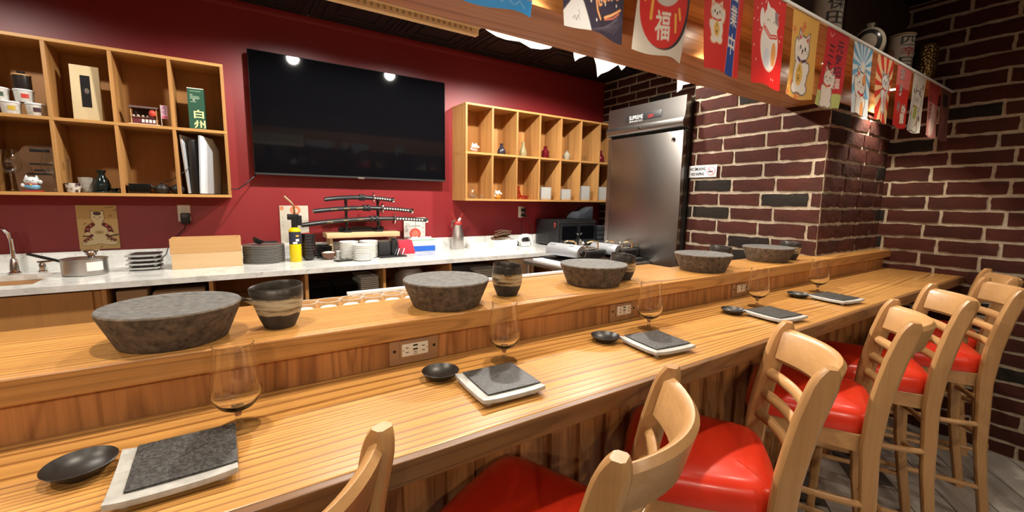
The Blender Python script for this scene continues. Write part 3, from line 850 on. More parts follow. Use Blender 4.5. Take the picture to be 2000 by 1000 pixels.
for i, x in enumerate((0.388, 1.190, 1.983)):
    if i == 0: ou = make_outlet(OL[0]); o = ou
    else: o = copy_tree(ou, label=OL[i])
    o.location = (x, 1.062, H - 0.400)
# ------------------------------------------------------------------ under the granite
Y_F = 3.0
cab = thing('sink_cabinet', 'plain oak cabinet door under the sink', 'cabinet', (0, 0, 0))
MB().box(XL + 0.02, -0.60, Y_F + 0.02, YR - 0.03, 0.12, ZG - 0.033).build('carcass', OAK_PLY, cab, smooth=0)
for x0 in (-1.62, -1.12):
    MB().box(x0 + 0.004, x0 + 0.49, Y_F, Y_F + 0.02, 0.2, ZG - 0.045).build('cabinet_door', OAK_PLY, cab, smooth=0, bevel=0.002)
opn = thing('open_cabinet', 'open oak shelving full of plates under the granite worktop', 'cabinet', (0, 0, 0))
ZS = H - 0.70
for x in (-0.595, -0.135, 0.372, 0.876, 1.39, 1.92, 2.42):
    MB().box(x, x + 0.02, Y_F, YR - 0.03, 0.12, ZG - 0.033).build('divider', OAK_SHELF_V, opn, smooth=0)
MB().box(-0.595, 2.44, YR - 0.04, YR - 0.03, 0.12, ZG - 0.033).build('back_panel', OAK_PLY, opn, smooth=0)
MB().box(-0.575, 2.42, Y_F + 0.01, YR - 0.04, ZS - 0.02, ZS).build('shelf_board', OAK_PLY, opn, smooth=0)
# contents
def simple(name, label, cat, mb, mat, grp=None, **kw):
    return tag(mb.build(name, mat, None, **kw), label, cat, grp)
CARD = new_mat('cardboard', (0.32, 0.20, 0.11), 0.8)
simple('cardboard_box', 'brown cardboard box under the worktop beside the sink cabinet door', 'box', MB().box(-0.55, -0.42, 3.06, 3.36, ZS, ZS + 0.165), CARD, bevel=0.003)
simple('cardboard_box', 'wider brown cardboard box under the worktop behind the nearest stone block', 'box', MB().box(-0.40, -0.16, 3.08, 3.38, ZS, ZS + 0.14), CARD, bevel=0.003)
DPL = new_mat('dark_square_plate', (0.018, 0.017, 0.017), 0.4)
def stack_of(mb_fn, mat, name, cat, grp, x, y, z, n, pitch, lab, rz=0.0, smooth=50, jit=0.0, rnd=random.Random(5)):
    """n separate copies of one piece; lab(k) gives each its label"""
    base = mb_fn().build(name, mat, None, smooth=smooth)
    for k in range(n):
        o = base if k == 0 else base.copy()
        if k: COL.objects.link(o)
        o.location = (x + rnd.uniform(-jit, jit), y + rnd.uniform(-jit, jit), z + k * pitch)
        o.rotation_euler = (0, 0, rz + (rnd.uniform(-0.05, 0.05) if jit else 0))
        tag(o, lab(k), cat, grp)
def tier(k, n):
    if k == n - 1: return 'topmost of'
    if k == 0: return 'lowest in'
    return ['', 'second from the bottom in', 'third from the bottom in', 'fourth from the bottom in', 'fifth from the bottom in', 'sixth from the bottom in', 'seventh from the bottom in', 'eighth from the bottom in', 'ninth from the bottom in', 'tenth from the bottom in', 'eleventh from the bottom in', 'twelfth from the bottom in'][k]
def sq_plate(w, d, h):
    def fn():
        b = MB(); b.add([(-w*.42, -d*.42, 0), (w*.42, -d*.42, 0), (w*.42, d*.42, 0), (-w*.42, d*.42, 0), (-w/2, -d/2, h), (w/2, -d/2, h), (w/2, d/2, h), (-w/2, d/2, h), (-w*.42, -d*.42, h*.6), (w*.42, -d*.42, h*.6), (w*.42, d*.42, h*.6), (-w*.42, d*.42, h*.6)],
              [(0, 3, 2, 1), (0, 1, 5, 4), (1, 2, 6, 5), (2, 3, 7, 6), (3, 0, 4, 7), (4, 5, 9, 8), (5, 6, 10, 9), (6, 7, 11, 10), (7, 4, 8, 11), (8, 9, 10, 11)])
        return b
    return fn
stack_of(sq_plate(0.15, 0.26, 0.011), DPL, 'dark_plate', 'plate', 'dark plates under the worktop', 0.475, 3.17, ZS, 8, 0.012, lambda k: tier(k, 8) + ' the dark plate stack beside the oak divider under the worktop', smooth=0)
stack_of(sq_plate(0.15, 0.26, 0.011), DPL, 'dark_plate', 'plate', 'dark plates under the worktop', 0.635, 3.17, ZS, 8, 0.012, lambda k: tier(k, 8) + ' the dark plate stack left of the white rectangular plates', smooth=0)
stack_of(sq_plate(0.13, 0.28, 0.013), WHITE, 'rectangular_plate', 'plate', 'white rectangular plates under the worktop', 0.795, 3.18, ZS, 9, 0.0145, lambda k: tier(k, 9) + ' the white rectangular plate stack under the worktop', smooth=0)
simple('black_crate', 'black plastic crate under the worktop behind the second stone block', 'crate', MB().box(1.425, 1.60, 3.05, 3.45, ZS, ZS + 0.16), BLACK_M, bevel=0.004)
stack_of(sq_plate(0.25, 0.3, 0.014), WHITE, 'rectangular_plate', 'plate', 'wide white trays under the worktop', 1.76, 3.19, ZS, 7, 0.016, lambda k: tier(k, 7) + ' the wide white tray stack behind the second pitcher', smooth=0)
simple('lidded_tin', 'wrapped silver bundle under the worktop above the second stone block', 'bundle', MB().lathe([(0, 0), (0.11, 0), (0.12, 0.03), (0.115, 0.10), (0.08, 0.15), (0, 0.16)], 24, (1.14, 3.2, ZS)), new_mat('foil', (0.5, 0.5, 0.5), 0.35, 0.8))
simple('cardboard_box', 'pale beige carton under the far end of the granite worktop', 'box', MB().box(1.95, 2.22, 3.02, 3.35, ZS - 0.0, ZS + 0.19), BEIGE, bevel=0.003)

# kitchen side prep shelf with glass cups
prep = thing('prep_counter', 'low wooden prep shelf behind the bar ledge', 'counter', (0, 0, 0))
MB().box(XL, X1 - 0.9, 1.268, 1.60, H - 0.385, H - 0.36).build('shelf_top', OAK, prep, smooth=0, bevel=0.002)
MB().box(XL, X1 - 0.9, 1.27, 1.56, 0.12, H - 0.385).build('carcass', OAK_PLY, prep, smooth=0)
simple('cutting_board', 'long white cutting board lying behind the row of glass cups', 'board', MB().box(0.335, 1.45, 1.585, 1.612, H - 0.36, H - 0.348), WHITE_P, bevel=0.003)
def cup_mesh():
    b = MB(); b.lathe([(0, 0), (0.020, 0), (0.022, 0.003), (0.030, 0.050), (0.0315, 0.052), (0.029, 0.050), (0.020, 0.006), (0, 0.005)], 28); return b
base = thing('glass_cup', '', 'cup'); cup_mesh().build('cup_wall', CLEAR, base, smooth=50)
b = MB(); b.lathe([(0, 0.006), (0.0195, 0.006), (0.0245, 0.030), (0.020, 0.033), (0, 0.034)], 28); b.build('contents', new_mat('white_contents', (0.72, 0.70, 0.66), 0.6), base)
b = MB(); b.tube([(0.0308 * math.cos(a), 0.0308 * math.sin(a), 0.0515) for a in np.linspace(0, 2 * math.pi, 33)], 0.0013, 6, cap=False); b.build('rim', new_mat('glass_rim', (0.85, 0.85, 0.84), 0.15, trans=0.4), base)
CW = ['first of the row', 'second of the row', 'third of the row', 'fourth of the row', 'fifth of the row', 'last of the row']
for k in range(6):
    o = base if k == 0 else copy_tree(base)
    o.location = (0.163 + 0.064 * k, 1.335, H - 0.36)
    tag(o, 'small clear glass cup behind the bar ledge, ' + CW[k], 'cup', 'glass cups behind the ledge')

# ------------------------------------------------------------------ sink and tap
sk = thing('kitchen_sink', 'sunken steel sink basin in the granite at the left edge', 'sink', (0, 0, 0))
b = MB()
z0, z1 = ZG - 0.20, ZG - 0.034
b.box(SX0, SX1, SY0, SY1, z0, z0 + 0.006)
for q in ((SX0 - 0.006, SX0, SY0, SY1), (SX1, SX1 + 0.006, SY0, SY1), (SX0, SX1, SY0 - 0.006, SY0), (SX0, SX1, SY1, SY1 + 0.006)): b.box(*q, z0, z1)
b.build('basin', new_mat('dark_steel', (0.10, 0.10, 0.095), 0.35, 0.6), sk, smooth=0)
tap = thing('kitchen_faucet', 'chrome pull-down kitchen faucet behind the sink', 'faucet', (-1.045, 3.535, ZG))
b = MB(); b.lathe([(0, 0), (0.032, 0), (0.032, 0.006), (0.024, 0.012), (0.021, 0.05), (0.014, 0.085), (0.0, 0.086)], 24); b.build('base', CHROME, tap)
path = [(0, 0, 0.08), (0, 0, 0.16), (0, -0.004, 0.20), (-0.006, -0.02, 0.235), (-0.012, -0.045, 0.258), (-0.018, -0.075, 0.264), (-0.024, -0.105, 0.254), (-0.030, -0.125, 0.23)]
b = MB(); b.tube(path, 0.011, 12); b.build('neck', CHROME, tap)
b = MB(); b.tube([(-0.030, -0.125, 0.235), (-0.033, -0.135, 0.20), (-0.036, -0.14, 0.155)], [0.013, 0.017, 0.019], 14); b.build('spray_head', CHROME, tap)
hd = thing('faucet_handle', 'small chrome lever handle beside the faucet', 'faucet handle', (-0.935, 3.535, ZG))
b = MB(); b.lathe([(0, 0), (0.024, 0), (0.024, 0.006), (0.016, 0.014), (0.018, 0.04), (0.013, 0.056), (0, 0.06)], 20); b.build('base', CHROME, hd)
b = MB(); b.tube([(-0.02, 0, 0.058), (0.02, -0.005, 0.060), (0.075, -0.012, 0.066)], [0.006, 0.007, 0.005], 10); b.build('lever', CHROME, hd)

# ------------------------------------------------------------------ pan
pan = thing('steel_pot', 'low steel pot with a white sticker and a black handle', 'pot', (-0.715, 3.335, ZG))
b = MB(); b.lathe([(0, 0.002), (0.094, 0.002), (0.098, 0.006), (0.098, 0.088), (0.101, 0.089), (0.101, 0.092), (0.096, 0.092), (0.095, 0.012), (0, 0.010)], 48); b.build('body', STEEL, pan)
b = MB(); b.lathe([(0, 0.098), (0.03, 0.0975), (0.075, 0.094), (0.097, 0.0925), (0.097, 0.0935), (0, 0.0995)], 40); b.build('lid', STEEL, pan)
b = MB(); b.lathe([(0, 0.098), (0.018, 0.098), (0.014, 0.105), (0.026, 0.112), (0.026, 0.125), (0.040, 0.135), (0.040, 0.139), (0, 0.141)], 20, (0.03, 0.0, 0)); b.build('knob', CHROME, pan)
b = MB(); b.tube([(-0.09, 0.03, 0.07), (-0.16, 0.07, 0.09), (-0.25, 0.12, 0.115)], [0.010, 0.013, 0.012], 10, flat=0.6); b.build('handle', BLACK, pan)
b = MB(); vs = []; fs = []
for i in range(9):
    a = math.radians(-75 + i * 5.5)
    vs += [(0.0987 * math.cos(a), 0.0987 * math.sin(a), 0.028), (0.0987 * math.cos(a), 0.0987 * math.sin(a), 0.078)]
    if i: fs.append((2*i-2, 2*i, 2*i+1, 2*i-1))
b.add(vs, fs); b.build('sticker', PAPER, pan)

# ------------------------------------------------------------------ stacked slate plates, wooden boxes
for k in range(4):
    o = copy_tree(pl, None, (-0.462, 3.40, ZG + k * 0.0255), math.radians(random.uniform(-3, 3)), tier(k, 4) + ' the slate plate stack beside the steel pot')
    o['group'] = 'slate plates stacked by the pot'
HINOKI = wood('hinoki', (0.66, 0.46, 0.25), (0.55, 0.35, 0.17), 'X', rough=0.5, rings=6, contrast=0.3)
HINOKI2 = wood('hinoki_warm', (0.58, 0.34, 0.14), (0.46, 0.25, 0.09), 'X', rough=0.5, rings=5, contrast=0.3)
def open_box(name, label, x0, x1, y0, y1, z0, z1, mat, th=0.014):
    t = thing(name, label, 'box', (0, 0, 0), 0, 'stacked wooden boxes')
    MB().box(x0, x1, y0, y0 + th, z0, z1).build('front_board', mat, t, smooth=0, bevel=0.0015)
    MB().box(x0, x1, y1 - th, y1, z0, z1).build('back_board', mat, t, smooth=0, bevel=0.0015)
    MB().box(x0, x0 + th, y0 + th, y1 - th, z0, z1).build('end_board', mat, t, smooth=0, bevel=0.0015)
    MB().box(x1 - th, x1, y0 + th, y1 - th, z0, z1).build('end_board', mat, t, smooth=0, bevel=0.0015)
    MB().box(x0 + th, x1 - th, y0 + th, y1 - th, z0, z0 + 0.008).build('base_board', mat, t, smooth=0)
open_box('wooden_box', 'pale wooden box at the bottom of the pair on the worktop', -0.324, 0.044, 3.293, 3.47, ZG, ZG + 0.096, HINOKI)
open_box('wooden_box', 'honey coloured open wooden box stacked on top of the paler one', -0.328, 0.040, 3.293, 3.47, ZG + 0.0965, ZG + 0.188, HINOKI2)

# ------------------------------------------------------------------ dark plate stack + ladle
DPR = new_mat('dark_plate_glaze', (0.13, 0.125, 0.115), 0.3)
def round_plate(r, h):
    def fn():
        b = MB(); b.lathe([(0, 0), (r * 0.90, 0), (r * 0.97, h * 0.12), (r, h * 0.25), (r, h * 0.78), (r * 0.985, h * 0.85), (r * 0.95, h * 0.85), (r * 0.90, h * 0.6), (0, h * 0.5)], 48); return b
    return fn
stack_of(round_plate(0.128, 0.013), DPR, 'dinner_plate', 'plate', 'dark round plates on the worktop', 0.176, 3.425, ZG, 11, 0.0112, lambda k: tier(k, 11) + ' the stack of dark round plates beside the wooden boxes', jit=0.0015)
ld = thing('ladle', 'black ladle lying on the dark round plates', 'ladle', (0.13, 3.43, ZG + 0.129))
b = MB(); b.lathe([(0, 0.0), (0.018, 0.004), (0.031, 0.016), (0.036, 0.036), (0.033, 0.036), (0.028, 0.018), (0.016, 0.008), (0, 0.005)], 24); bo_ = b.build('bowl', BLACK, ld, rot=(0, 0.5, 0))
b = MB(); b.tube([(0.02, 0, 0.012), (0.06, -0.005, 0.010), (0.13, -0.012, 0.010)], [0.007, 0.006, 0.006], 8); b.build('handle', BLACK, ld)

# ------------------------------------------------------------------ torch
YEL = new_mat('yellow_enamel', (0.75, 0.55, 0.0), 0.3)
BRASS = new_mat('brass', (0.75, 0.52, 0.28), 0.25, 1.0)
to = thing('gas_torch', 'yellow gas cylinder with a black torch head and bent brass nozzle', 'torch', (0.364, 3.345, ZG))
b = MB(); b.lathe([(0, 0), (0.036, 0), (0.038, 0.003), (0.038, 0.125)], 28); b.build('cylinder', YEL, to)
b = MB(); b.lathe([(0.0381, 0.125), (0.0381, 0.165), (0.0381, 0.212)], 28); lb_ = b.build('label_wrap', new_mat('torch_label', (0.03, 0.035, 0.06), 0.35), to)
b = MB()
for x0, x1, zz0, zz1 in ((-0.5, 0.25, 0.128, 0.142), (0.0, 0.6, 0.146, 0.162)):
    vs = []; fs = []
    for i in range(9):
        a = -math.pi / 2 + x0 + (x1 - x0) * i / 8
        vs += [(0.0385 * math.cos(a), 0.0385 * math.sin(a), zz0), (0.0385 * math.cos(a), 0.0385 * math.sin(a), zz1)]
        if i: fs.append((2*i-2, 2*i, 2*i+1, 2*i-1))
    b.add(vs, fs)
b.build('label_patch', PAPER, lb_)
b = MB(); vs = []; fs = []
for i in range(7):
    a = -math.pi / 2 + 0.05 + 0.5 * i / 6
    vs += [(0.0386 * math.cos(a), 0.0386 * math.sin(a), 0.178), (0.0386 * math.cos(a), 0.0386 * math.sin(a), 0.190)]
    if i: fs.append((2*i-2, 2*i, 2*i+1, 2*i-1))
b.add(vs, fs); b.build('label_badge', new_mat('label_orange', (0.75, 0.35, 0.03), 0.4), lb_)
b = MB(); b.lathe([(0.038, 0.212), (0.038, 0.222), (0.03, 0.235), (0.016, 0.242), (0, 0.243)], 28); b.build('shoulder', YEL, to)
b = MB(); b.box(-0.018, 0.02, -0.014, 0.014, 0.240, 0.335); b.box(-0.042, 0.03, -0.016, 0.016, 0.295, 0.335); b.box(0.018, 0.048, -0.016, 0.016, 0.255, 0.325); b.build('torch_head', BLACK, to, bevel=0.004)
b = MB(); b.tube([(0.005, 0, 0.335), (0.003, 0, 0.385), (-0.004, 0, 0.405), (-0.022, 0, 0.425), (-0.055, 0, 0.458)], [0.0065, 0.006, 0.006, 0.0062, 0.0085], 12); b.build('nozzle', BRASS, to)

# ------------------------------------------------------------------ lacquer bowls, small dishes
LAC = new_mat('black_lacquer', (0.012, 0.011, 0.011), 0.2); LACR = new_mat('red_lacquer', (0.35, 0.02, 0.015), 0.25)
def lac_bowl():
    b = MB()
    b.lathe([(0, 0.0), (0.026, 0.0), (0.027, 0.006), (0.036, 0.012), (0.046, 0.028), (0.0485, 0.045)], 32, mi=0)
    b.lathe([(0.0485, 0.045), (0.046, 0.045), (0.043, 0.028), (0.033, 0.014), (0, 0.012)], 32, mi=1)
    return b
lb0 = lac_bowl().build('lacquer_bowl', [LAC, LACR], None, smooth=50)
for k in range(8):
    o = lb0 if k == 0 else lb0.copy()
    if k: COL.objects.link(o)
    o.location = (0.452, 3.375, ZG + k * 0.0215); tag(o, tier(k, 8) + ' the stack of black lacquer bowls with red insides', 'bowl', 'black lacquer bowls beside the torch')
stack_of(sq_plate(0.115, 0.10, 0.02), LAC, 'small_tray', 'tray', 'small black trays behind the brown bowl', 0.567, 3.47, ZG, 5, 0.0185, lambda k: tier(k, 5) + ' the small black tray stack behind the brown bowl', smooth=0)
bb = thing('brown_bowl', 'small brown bowl heaped with white grains', 'bowl', (0.583, 3.345, ZG))
b = MB(); b.lathe([(0, 0), (0.024, 0), (0.026, 0.005), (0.044, 0.026), (0.0525, 0.052), (0.050, 0.053), (0.042, 0.03), (0, 0.010)], 32); b.build('body', new_mat('brown_glaze', (0.16, 0.07, 0.04), 0.2), bb)
b = MB(); b.lathe([(0.049, 0.048), (0.030, 0.058), (0, 0.062)], 24); b.build('grains', speckle('grains', (0.72, 0.68, 0.60), (0.45, 0.40, 0.32), 0.8, 220, 0.3, 0.6, 0.8, 0.003), bb)
simple('white_cup', 'small white cup beside the brown bowl', 'cup', MB().lathe([(0, 0), (0.022, 0), (0.031, 0.048), (0.029, 0.048), (0.02, 0.006), (0, 0.005)], 28, (0.676, 3.43, ZG)), WHITE)
b = MB(); b.box(-0.055, 0.055, -0.035, 0.035, 0, 0.008)
o = simple('flat_tray', 'flat dark slate slab lying in front of the white cup', 'tray', b, DPL, bevel=0.002); o.location = (0.655, 3.22, ZG); o.rotation_euler = (0, 0, 0.25)

# ------------------------------------------------------------------ white plate stacks
def white_bowl(r, h):
    def fn():
        b = MB(); b.lathe([(0, 0), (r * 0.7, 0), (r * 0.75, 0.003), (r * 0.97, h * 0.75), (r, h), (r * 0.97, h), (r * 0.72, h * 0.45), (0, h * 0.4)], 36); return b
    return fn
stack_of(white_bowl(0.068, 0.018), WHITE, 'side_plate', 'plate', 'white round plates on the worktop', 0.722, 3.325, ZG, 10, 0.0125, lambda k: tier(k, 10) + ' the white round plate stack nearest the white cup', jit=0.001)
stack_of(white_bowl(0.068, 0.018), WHITE, 'side_plate', 'plate', 'white round plates on the worktop', 0.866, 3.325, ZG, 10, 0.0125, lambda k: tier(k, 10) + ' the white round plate stack nearest the black knife tray', jit=0.001)
stack_of(white_bowl(0.072, 0.018), WHITE, 'side_plate', 'plate', 'white round plates on the worktop', 0.790, 3.195, ZG, 9, 0.0125, lambda k: tier(k, 9) + ' the front white round plate stack near the worktop edge', jit=0.001)

# ------------------------------------------------------------------ wooden stand, sword rack, swords
be = thing('wooden_stand', 'low pale wooden stand carrying the sword rack', 'stand', (0, 0, 0))
MB().box(0.587, 1.145, 3.42, 3.60, H - 0.320, H - 0.282).build('top_board', HINOKI, be, bevel=0.003)
MB().box(0.61, 0.632, 3.45, 3.58, ZG, H - 0.320).build('leg_board', HINOKI, be, smooth=0)
MB().box(1.10, 1.122, 3.45, 3.58, ZG, H - 0.320).build('leg_board', HINOKI, be, smooth=0)
ra = thing('sword_rack', 'black tiered sword rack on the pale wooden stand', 'rack', (0, 0, 0))
zr = H - 0.282
out = [(0.69, zr), (1.035, zr), (1.04, zr + 0.03), (1.02, zr + 0.045), (0.97, zr + 0.030), (0.92, zr + 0.042), (0.80, zr + 0.042), (0.75, zr + 0.030), (0.71, zr + 0.045), (0.685, zr + 0.03)]
b = MB(); b.prism(out, 'Y', 3.505, 3.52); b.build('base_board', BLACK, ra, smooth=0)
for x in (0.745, 0.990):
    b = MB(); b.box(x - 0.009, x + 0.009, 3.485, 3.503, zr, H - 0.022)
    for zz in (H - 0.036, H - 0.122, H - 0.212): b.box(x - 0.006, x + 0.006, 3.455, 3.485, zz - 0.008, zz + 0.002); b.box(x - 0.006, x + 0.006, 3.451, 3.457, zz - 0.004, zz + 0.014)
    b.build('upright', BLACK, ra, smooth=0, bevel=0.0015)
    MB().box(x - 0.03, x + 0.03, 3.46, 3.55, zr, zr + 0.012).build('foot', BLACK, ra, bevel=0.002)
GOLD = new_mat('gold_paint', (0.55, 0.38, 0.12), 0.4, 0.3)
def sword(label, x0, x1, z0, zmid, z1, rad, gfrac, marks):
    t = thing('sword', label, 'sword', (0, 0, 0), 0, 'swords on the rack')
    y = 3.470; n = 16
    def P(s):
        x = x0 + (x1 - x0) * s
        za = z0 * (1 - s) ** 2 + 2 * (2 * zmid - 0.5 * (z0 + z1)) * s * (1 - s) + z1 * s * s
        return (x, y, H + za)
    sc = [P(gfrac * i / n) for i in range(n + 1)]
    b = MB(); b.tube(sc, [rad * 0.9] + [rad] * n, 12, flat=0.75); body = b.build('scabbard', BLACK, t)
    hl = [P(gfrac + 0.012 + (1 - gfrac - 0.02) * i / 8) for i in range(9)]
    b = MB(); b.tube(hl, rad * 0.92, 10, flat=0.8); grip = b.build('grip', BLACK_M, t)
    c = P(gfrac + 0.004); b = MB(); b.tube([(c[0] - 0.003, y, c[2]), (c[0] + 0.003, y, c[2])], rad * 2.0, 16); b.build('guard', CHROME, t)
    e = P(0.992); b = MB(); b.tube([(e[0] - 0.008, y, e[2]), (e[0] + 0.008, y, e[2])], rad, 12); b.build('pommel', CHROME, t)
    m = int(7 + 3 * ((x1 - x0) > 0.6))
    b = MB()
    for i in range(m):
        s = gfrac + 0.03 + (0.94 - gfrac) * i / m; q = P(s)
        w = (x1 - x0) * (1 - gfrac) / m * 0.32
        b.add([(q[0] - w, y - rad * 0.95, q[2]), (q[0], y - rad * 0.97, q[2] - w * 0.95), (q[0] + w, y - rad * 0.95, q[2]), (q[0], y - rad * 0.97, q[2] + w * 0.95)], [(0, 1, 2, 3)])
    b.build('grip_diamond', IVORY, grip, smooth=0)
    for s in (gfrac * 0.74, gfrac * 0.80):
        q = P(s); b = MB(); b.tube([(q[0] - 0.010, y, q[2]), (q[0] + 0.010, y, q[2])], rad * 1.25, 12, flat=0.9); b.build('cord_wrap', BLACK_M, t)
    for s in marks:
        q = P(s); b = MB(); r_ = random.Random(int(s * 1000))
        px = q[0] - 0.022
        for k in range(6):
            dx = 0.008; dz = r_.uniform(-0.005, 0.005)
            b.tube([(px, y - rad - 0.0006, q[2] + r_.uniform(-0.004, 0.004)), (px + dx, y - rad - 0.0006, q[2] + dz)], 0.0012, 5); px += 0.0075
        b.build('gold_script', GOLD, body)
sword('short black sword on the top tier of the rack', 0.588, 1.112, -0.030, -0.010, -0.030, 0.022, 0.68, ())
sword('medium black sword on the middle tier of the rack', 0.507, 1.272, -0.118, -0.092, -0.117, 0.0225, 0.66, (0.19, 0.31, 0.43))
sword('long black sword on the lowest tier of the rack', 0.422, 1.403, -0.220, -0.178, -0.196, 0.0225, 0.70, (0.20, 0.32, 0.43))

# ------------------------------------------------------------------ knife tray, cloths, glove box
kt = thing('knife_tray', 'black tray with a knife block and utensils beside the white plates', 'tray', (1.03, 3.31, ZG))
MB().box(-0.10, 0.11, -0.07, 0.07, 0, 0.010).build('tray_base', BLACK_M, kt, bevel=0.003)
MB().box(-0.095, -0.005, -0.02, 0.05, 0.01, 0.115).build('block', BLACK_M, kt, bevel=0.006)
b = MB(); b.lathe([(0, 0.01), (0.03, 0.01), (0.034, 0.03), (0.034, 0.10), (0.028, 0.125), (0.020, 0.13), (0.020, 0.145), (0, 0.147)], 20, (0.03, 0.01, 0)); b.build('jar', BLACK, kt)
for k in range(4):
    b = MB(); b.tube([(0.02 + 0.02 * k, -0.045, 0.016), (0.045 + 0.02 * k, -0.02, 0.060)], 0.005, 8); b.build('utensil', STEEL if k % 2 else BLACK, kt)
FAB = new_mat('pink_red_cloth', (0.55, 0.03, 0.06), 0.8)
b = MB(); b.prism([(-0.06, 0), (0.075, 0), (0.045, 0.115), (-0.07, 0.105)], 'Y', -0.04, 0.04)
o = simple('folded_cloth', 'pink red folded cloth leaning beside the glove box', 'cloth', b, FAB, bevel=0.008); o.location = (1.195, 3.44, ZG)
gb = thing('glove_box', 'white and blue cardboard glove box on the worktop', 'box', (0, 0, 0))
MB().box(1.262, 1.482, 3.49, 3.58, ZG, ZG + 0.108).build('carton', PAPER, gb, bevel=0.002)
MB().box(1.262, 1.4825, 3.4885, 3.4905, ZG + 0.004, ZG + 0.050).build('blue_band', new_mat('blue_print', (0.02, 0.12, 0.55), 0.4), gb, smooth=0)
MB().box(1.262, 1.4825, 3.4885, 3.4905, ZG + 0.098, ZG + 0.104).build('green_line', new_mat('green_print', (0.15, 0.45, 0.2), 0.5), gb, smooth=0)
b = MB(); r_ = random.Random(2)
for k in range(6): b.ball((1.30 + 0.03 * k, 3.535, ZG + 0.112), r_.uniform(0.012, 0.022), 10, 6, sc=(1, 1, 0.7))
b.build('gloves', PAPER, gb)

# ------------------------------------------------------------------ cream whipper, boxes, controller
wh = thing('cream_whipper', 'tall steel cream whipper with red nozzle and lever', 'dispenser', (1.722, 3.535, ZG))
b = MB(); b.lathe([(0, 0), (0.056, 0), (0.058, 0.004), (0.058, 0.10), (0.055, 0.14), (0.038, 0.215), (0.036, 0.225), (0, 0.226)], 36); b.build('bottle', STEEL, wh)
REDP = new_mat('red_plastic', (0.35, 0.03, 0.02), 0.35)
b = MB(); b.lathe([(0.038, 0.222), (0.040, 0.226), (0.040, 0.240), (0.030, 0.255), (0, 0.256)], 28); b.build('collar', REDP, wh)
b = MB(); b.tube([(-0.005, 0, 0.25), (-0.035, 0, 0.29), (-0.065, 0, 0.335)], [0.009, 0.006, 0.005], 8); b.build('nozzle', REDP, wh)
b = MB(); b.tube([(0.01, 0, 0.255), (0.03, 0, 0.285)], 0.012, 10); b.build('charger_holder', WHITE_P, wh)
b = MB(); b.tube([(0.028, 0, 0.282), (0.055, 0, 0.325)], 0.013, 10); b.build('charger_cap', REDP, wh)
b = MB(); b.tube([(-0.02, 0, 0.265), (-0.055, -0.005, 0.245), (-0.062, -0.005, 0.20)], 0.006, 8, flat=1.6); b.build('lever', STEEL, wh)
simple('napkin_stack', 'flat white carton lying beside the cream whipper', 'carton', MB().box(1.83, 2.06, 3.50, 3.60, ZG, ZG + 0.022), PAPER, bevel=0.002)
simple('napkin_stack', 'second flat white carton on top of the one beside the whipper', 'carton', MB().box(1.835, 2.055, 3.505, 3.60, ZG + 0.0225, ZG + 0.044), PAPER, bevel=0.002)
wb = thing('white_box', 'open white box with a bundle of twigs inside', 'box', (0, 0, 0))
b = MB(); b.box(2.045, 2.31, 3.43, 3.436, ZG, ZG + 0.075); b.box(2.045, 2.31, 3.554, 3.56, ZG, ZG + 0.075); b.box(2.045, 2.051, 3.436, 3.554, ZG, ZG + 0.075); b.box(2.304, 2.31, 3.436, 3.554, ZG, ZG + 0.075); b.box(2.051, 2.304, 3.436, 3.554, ZG, ZG + 0.005)
b.build('carton', PAPER, wb, smooth=0)
TW = wood('twig', (0.16, 0.09, 0.05), (0.06, 0.03, 0.015), 'X', rough=0.8)
tw = thing('twig_bundle', 'bundle of brown twigs lying across the white box', 'bundle', (0, 0, 0))
r_ = random.Random(9)
for k in range(26):
    yy = 3.47 + r_.uniform(-0.03, 0.05); zz = ZG + 0.085 + r_.uniform(0, 0.085); x0 = 2.06 + r_.uniform(-0.01, 0.03) + max(0, (zz - ZG - 0.10)) * 0.9
    b = MB(); b.tube([(x0, yy, zz - 0.012), (x0 + 0.07, yy + r_.uniform(-.01, .01), zz + 0.004), (2.245 + r_.uniform(-0.01, 0.01), yy, zz + r_.uniform(-0.004, 0.010))], r_.uniform(0.004, 0.0065), 6); b.build('twig', TW, tw)
ct = thing('game_controller', 'white and black game controller standing on the worktop', 'controller', (2.425, 3.46, ZG))
b = MB(); b.tube([(-0.085, 0, 0.010), (-0.078, 0, 0.055), (-0.055, 0, 0.092), (-0.025, 0, 0.102), (0.025, 0, 0.102), (0.055, 0, 0.092), (0.078, 0, 0.055), (0.085, 0, 0.010)], [0.014, 0.018, 0.022, 0.022, 0.022, 0.022, 0.018, 0.014], 12); b.build('shell', WHITE_P, ct)
b = MB(); b.box(-0.032, 0.032, -0.018, 0.014, 0.045, 0.098); b.build('centre', BLACK, ct, bevel=0.008)
for s in (-1, 1):
    b = MB(); b.ball((s * 0.028, -0.024, 0.06), 0.012, 12, 8); b.build('thumbstick', BLACK, ct)
b = MB(); b.box(-0.05, 0.05, -0.03, 0.03, 0, 0.03); b.build('dock', WHITE_P, ct, bevel=0.01)

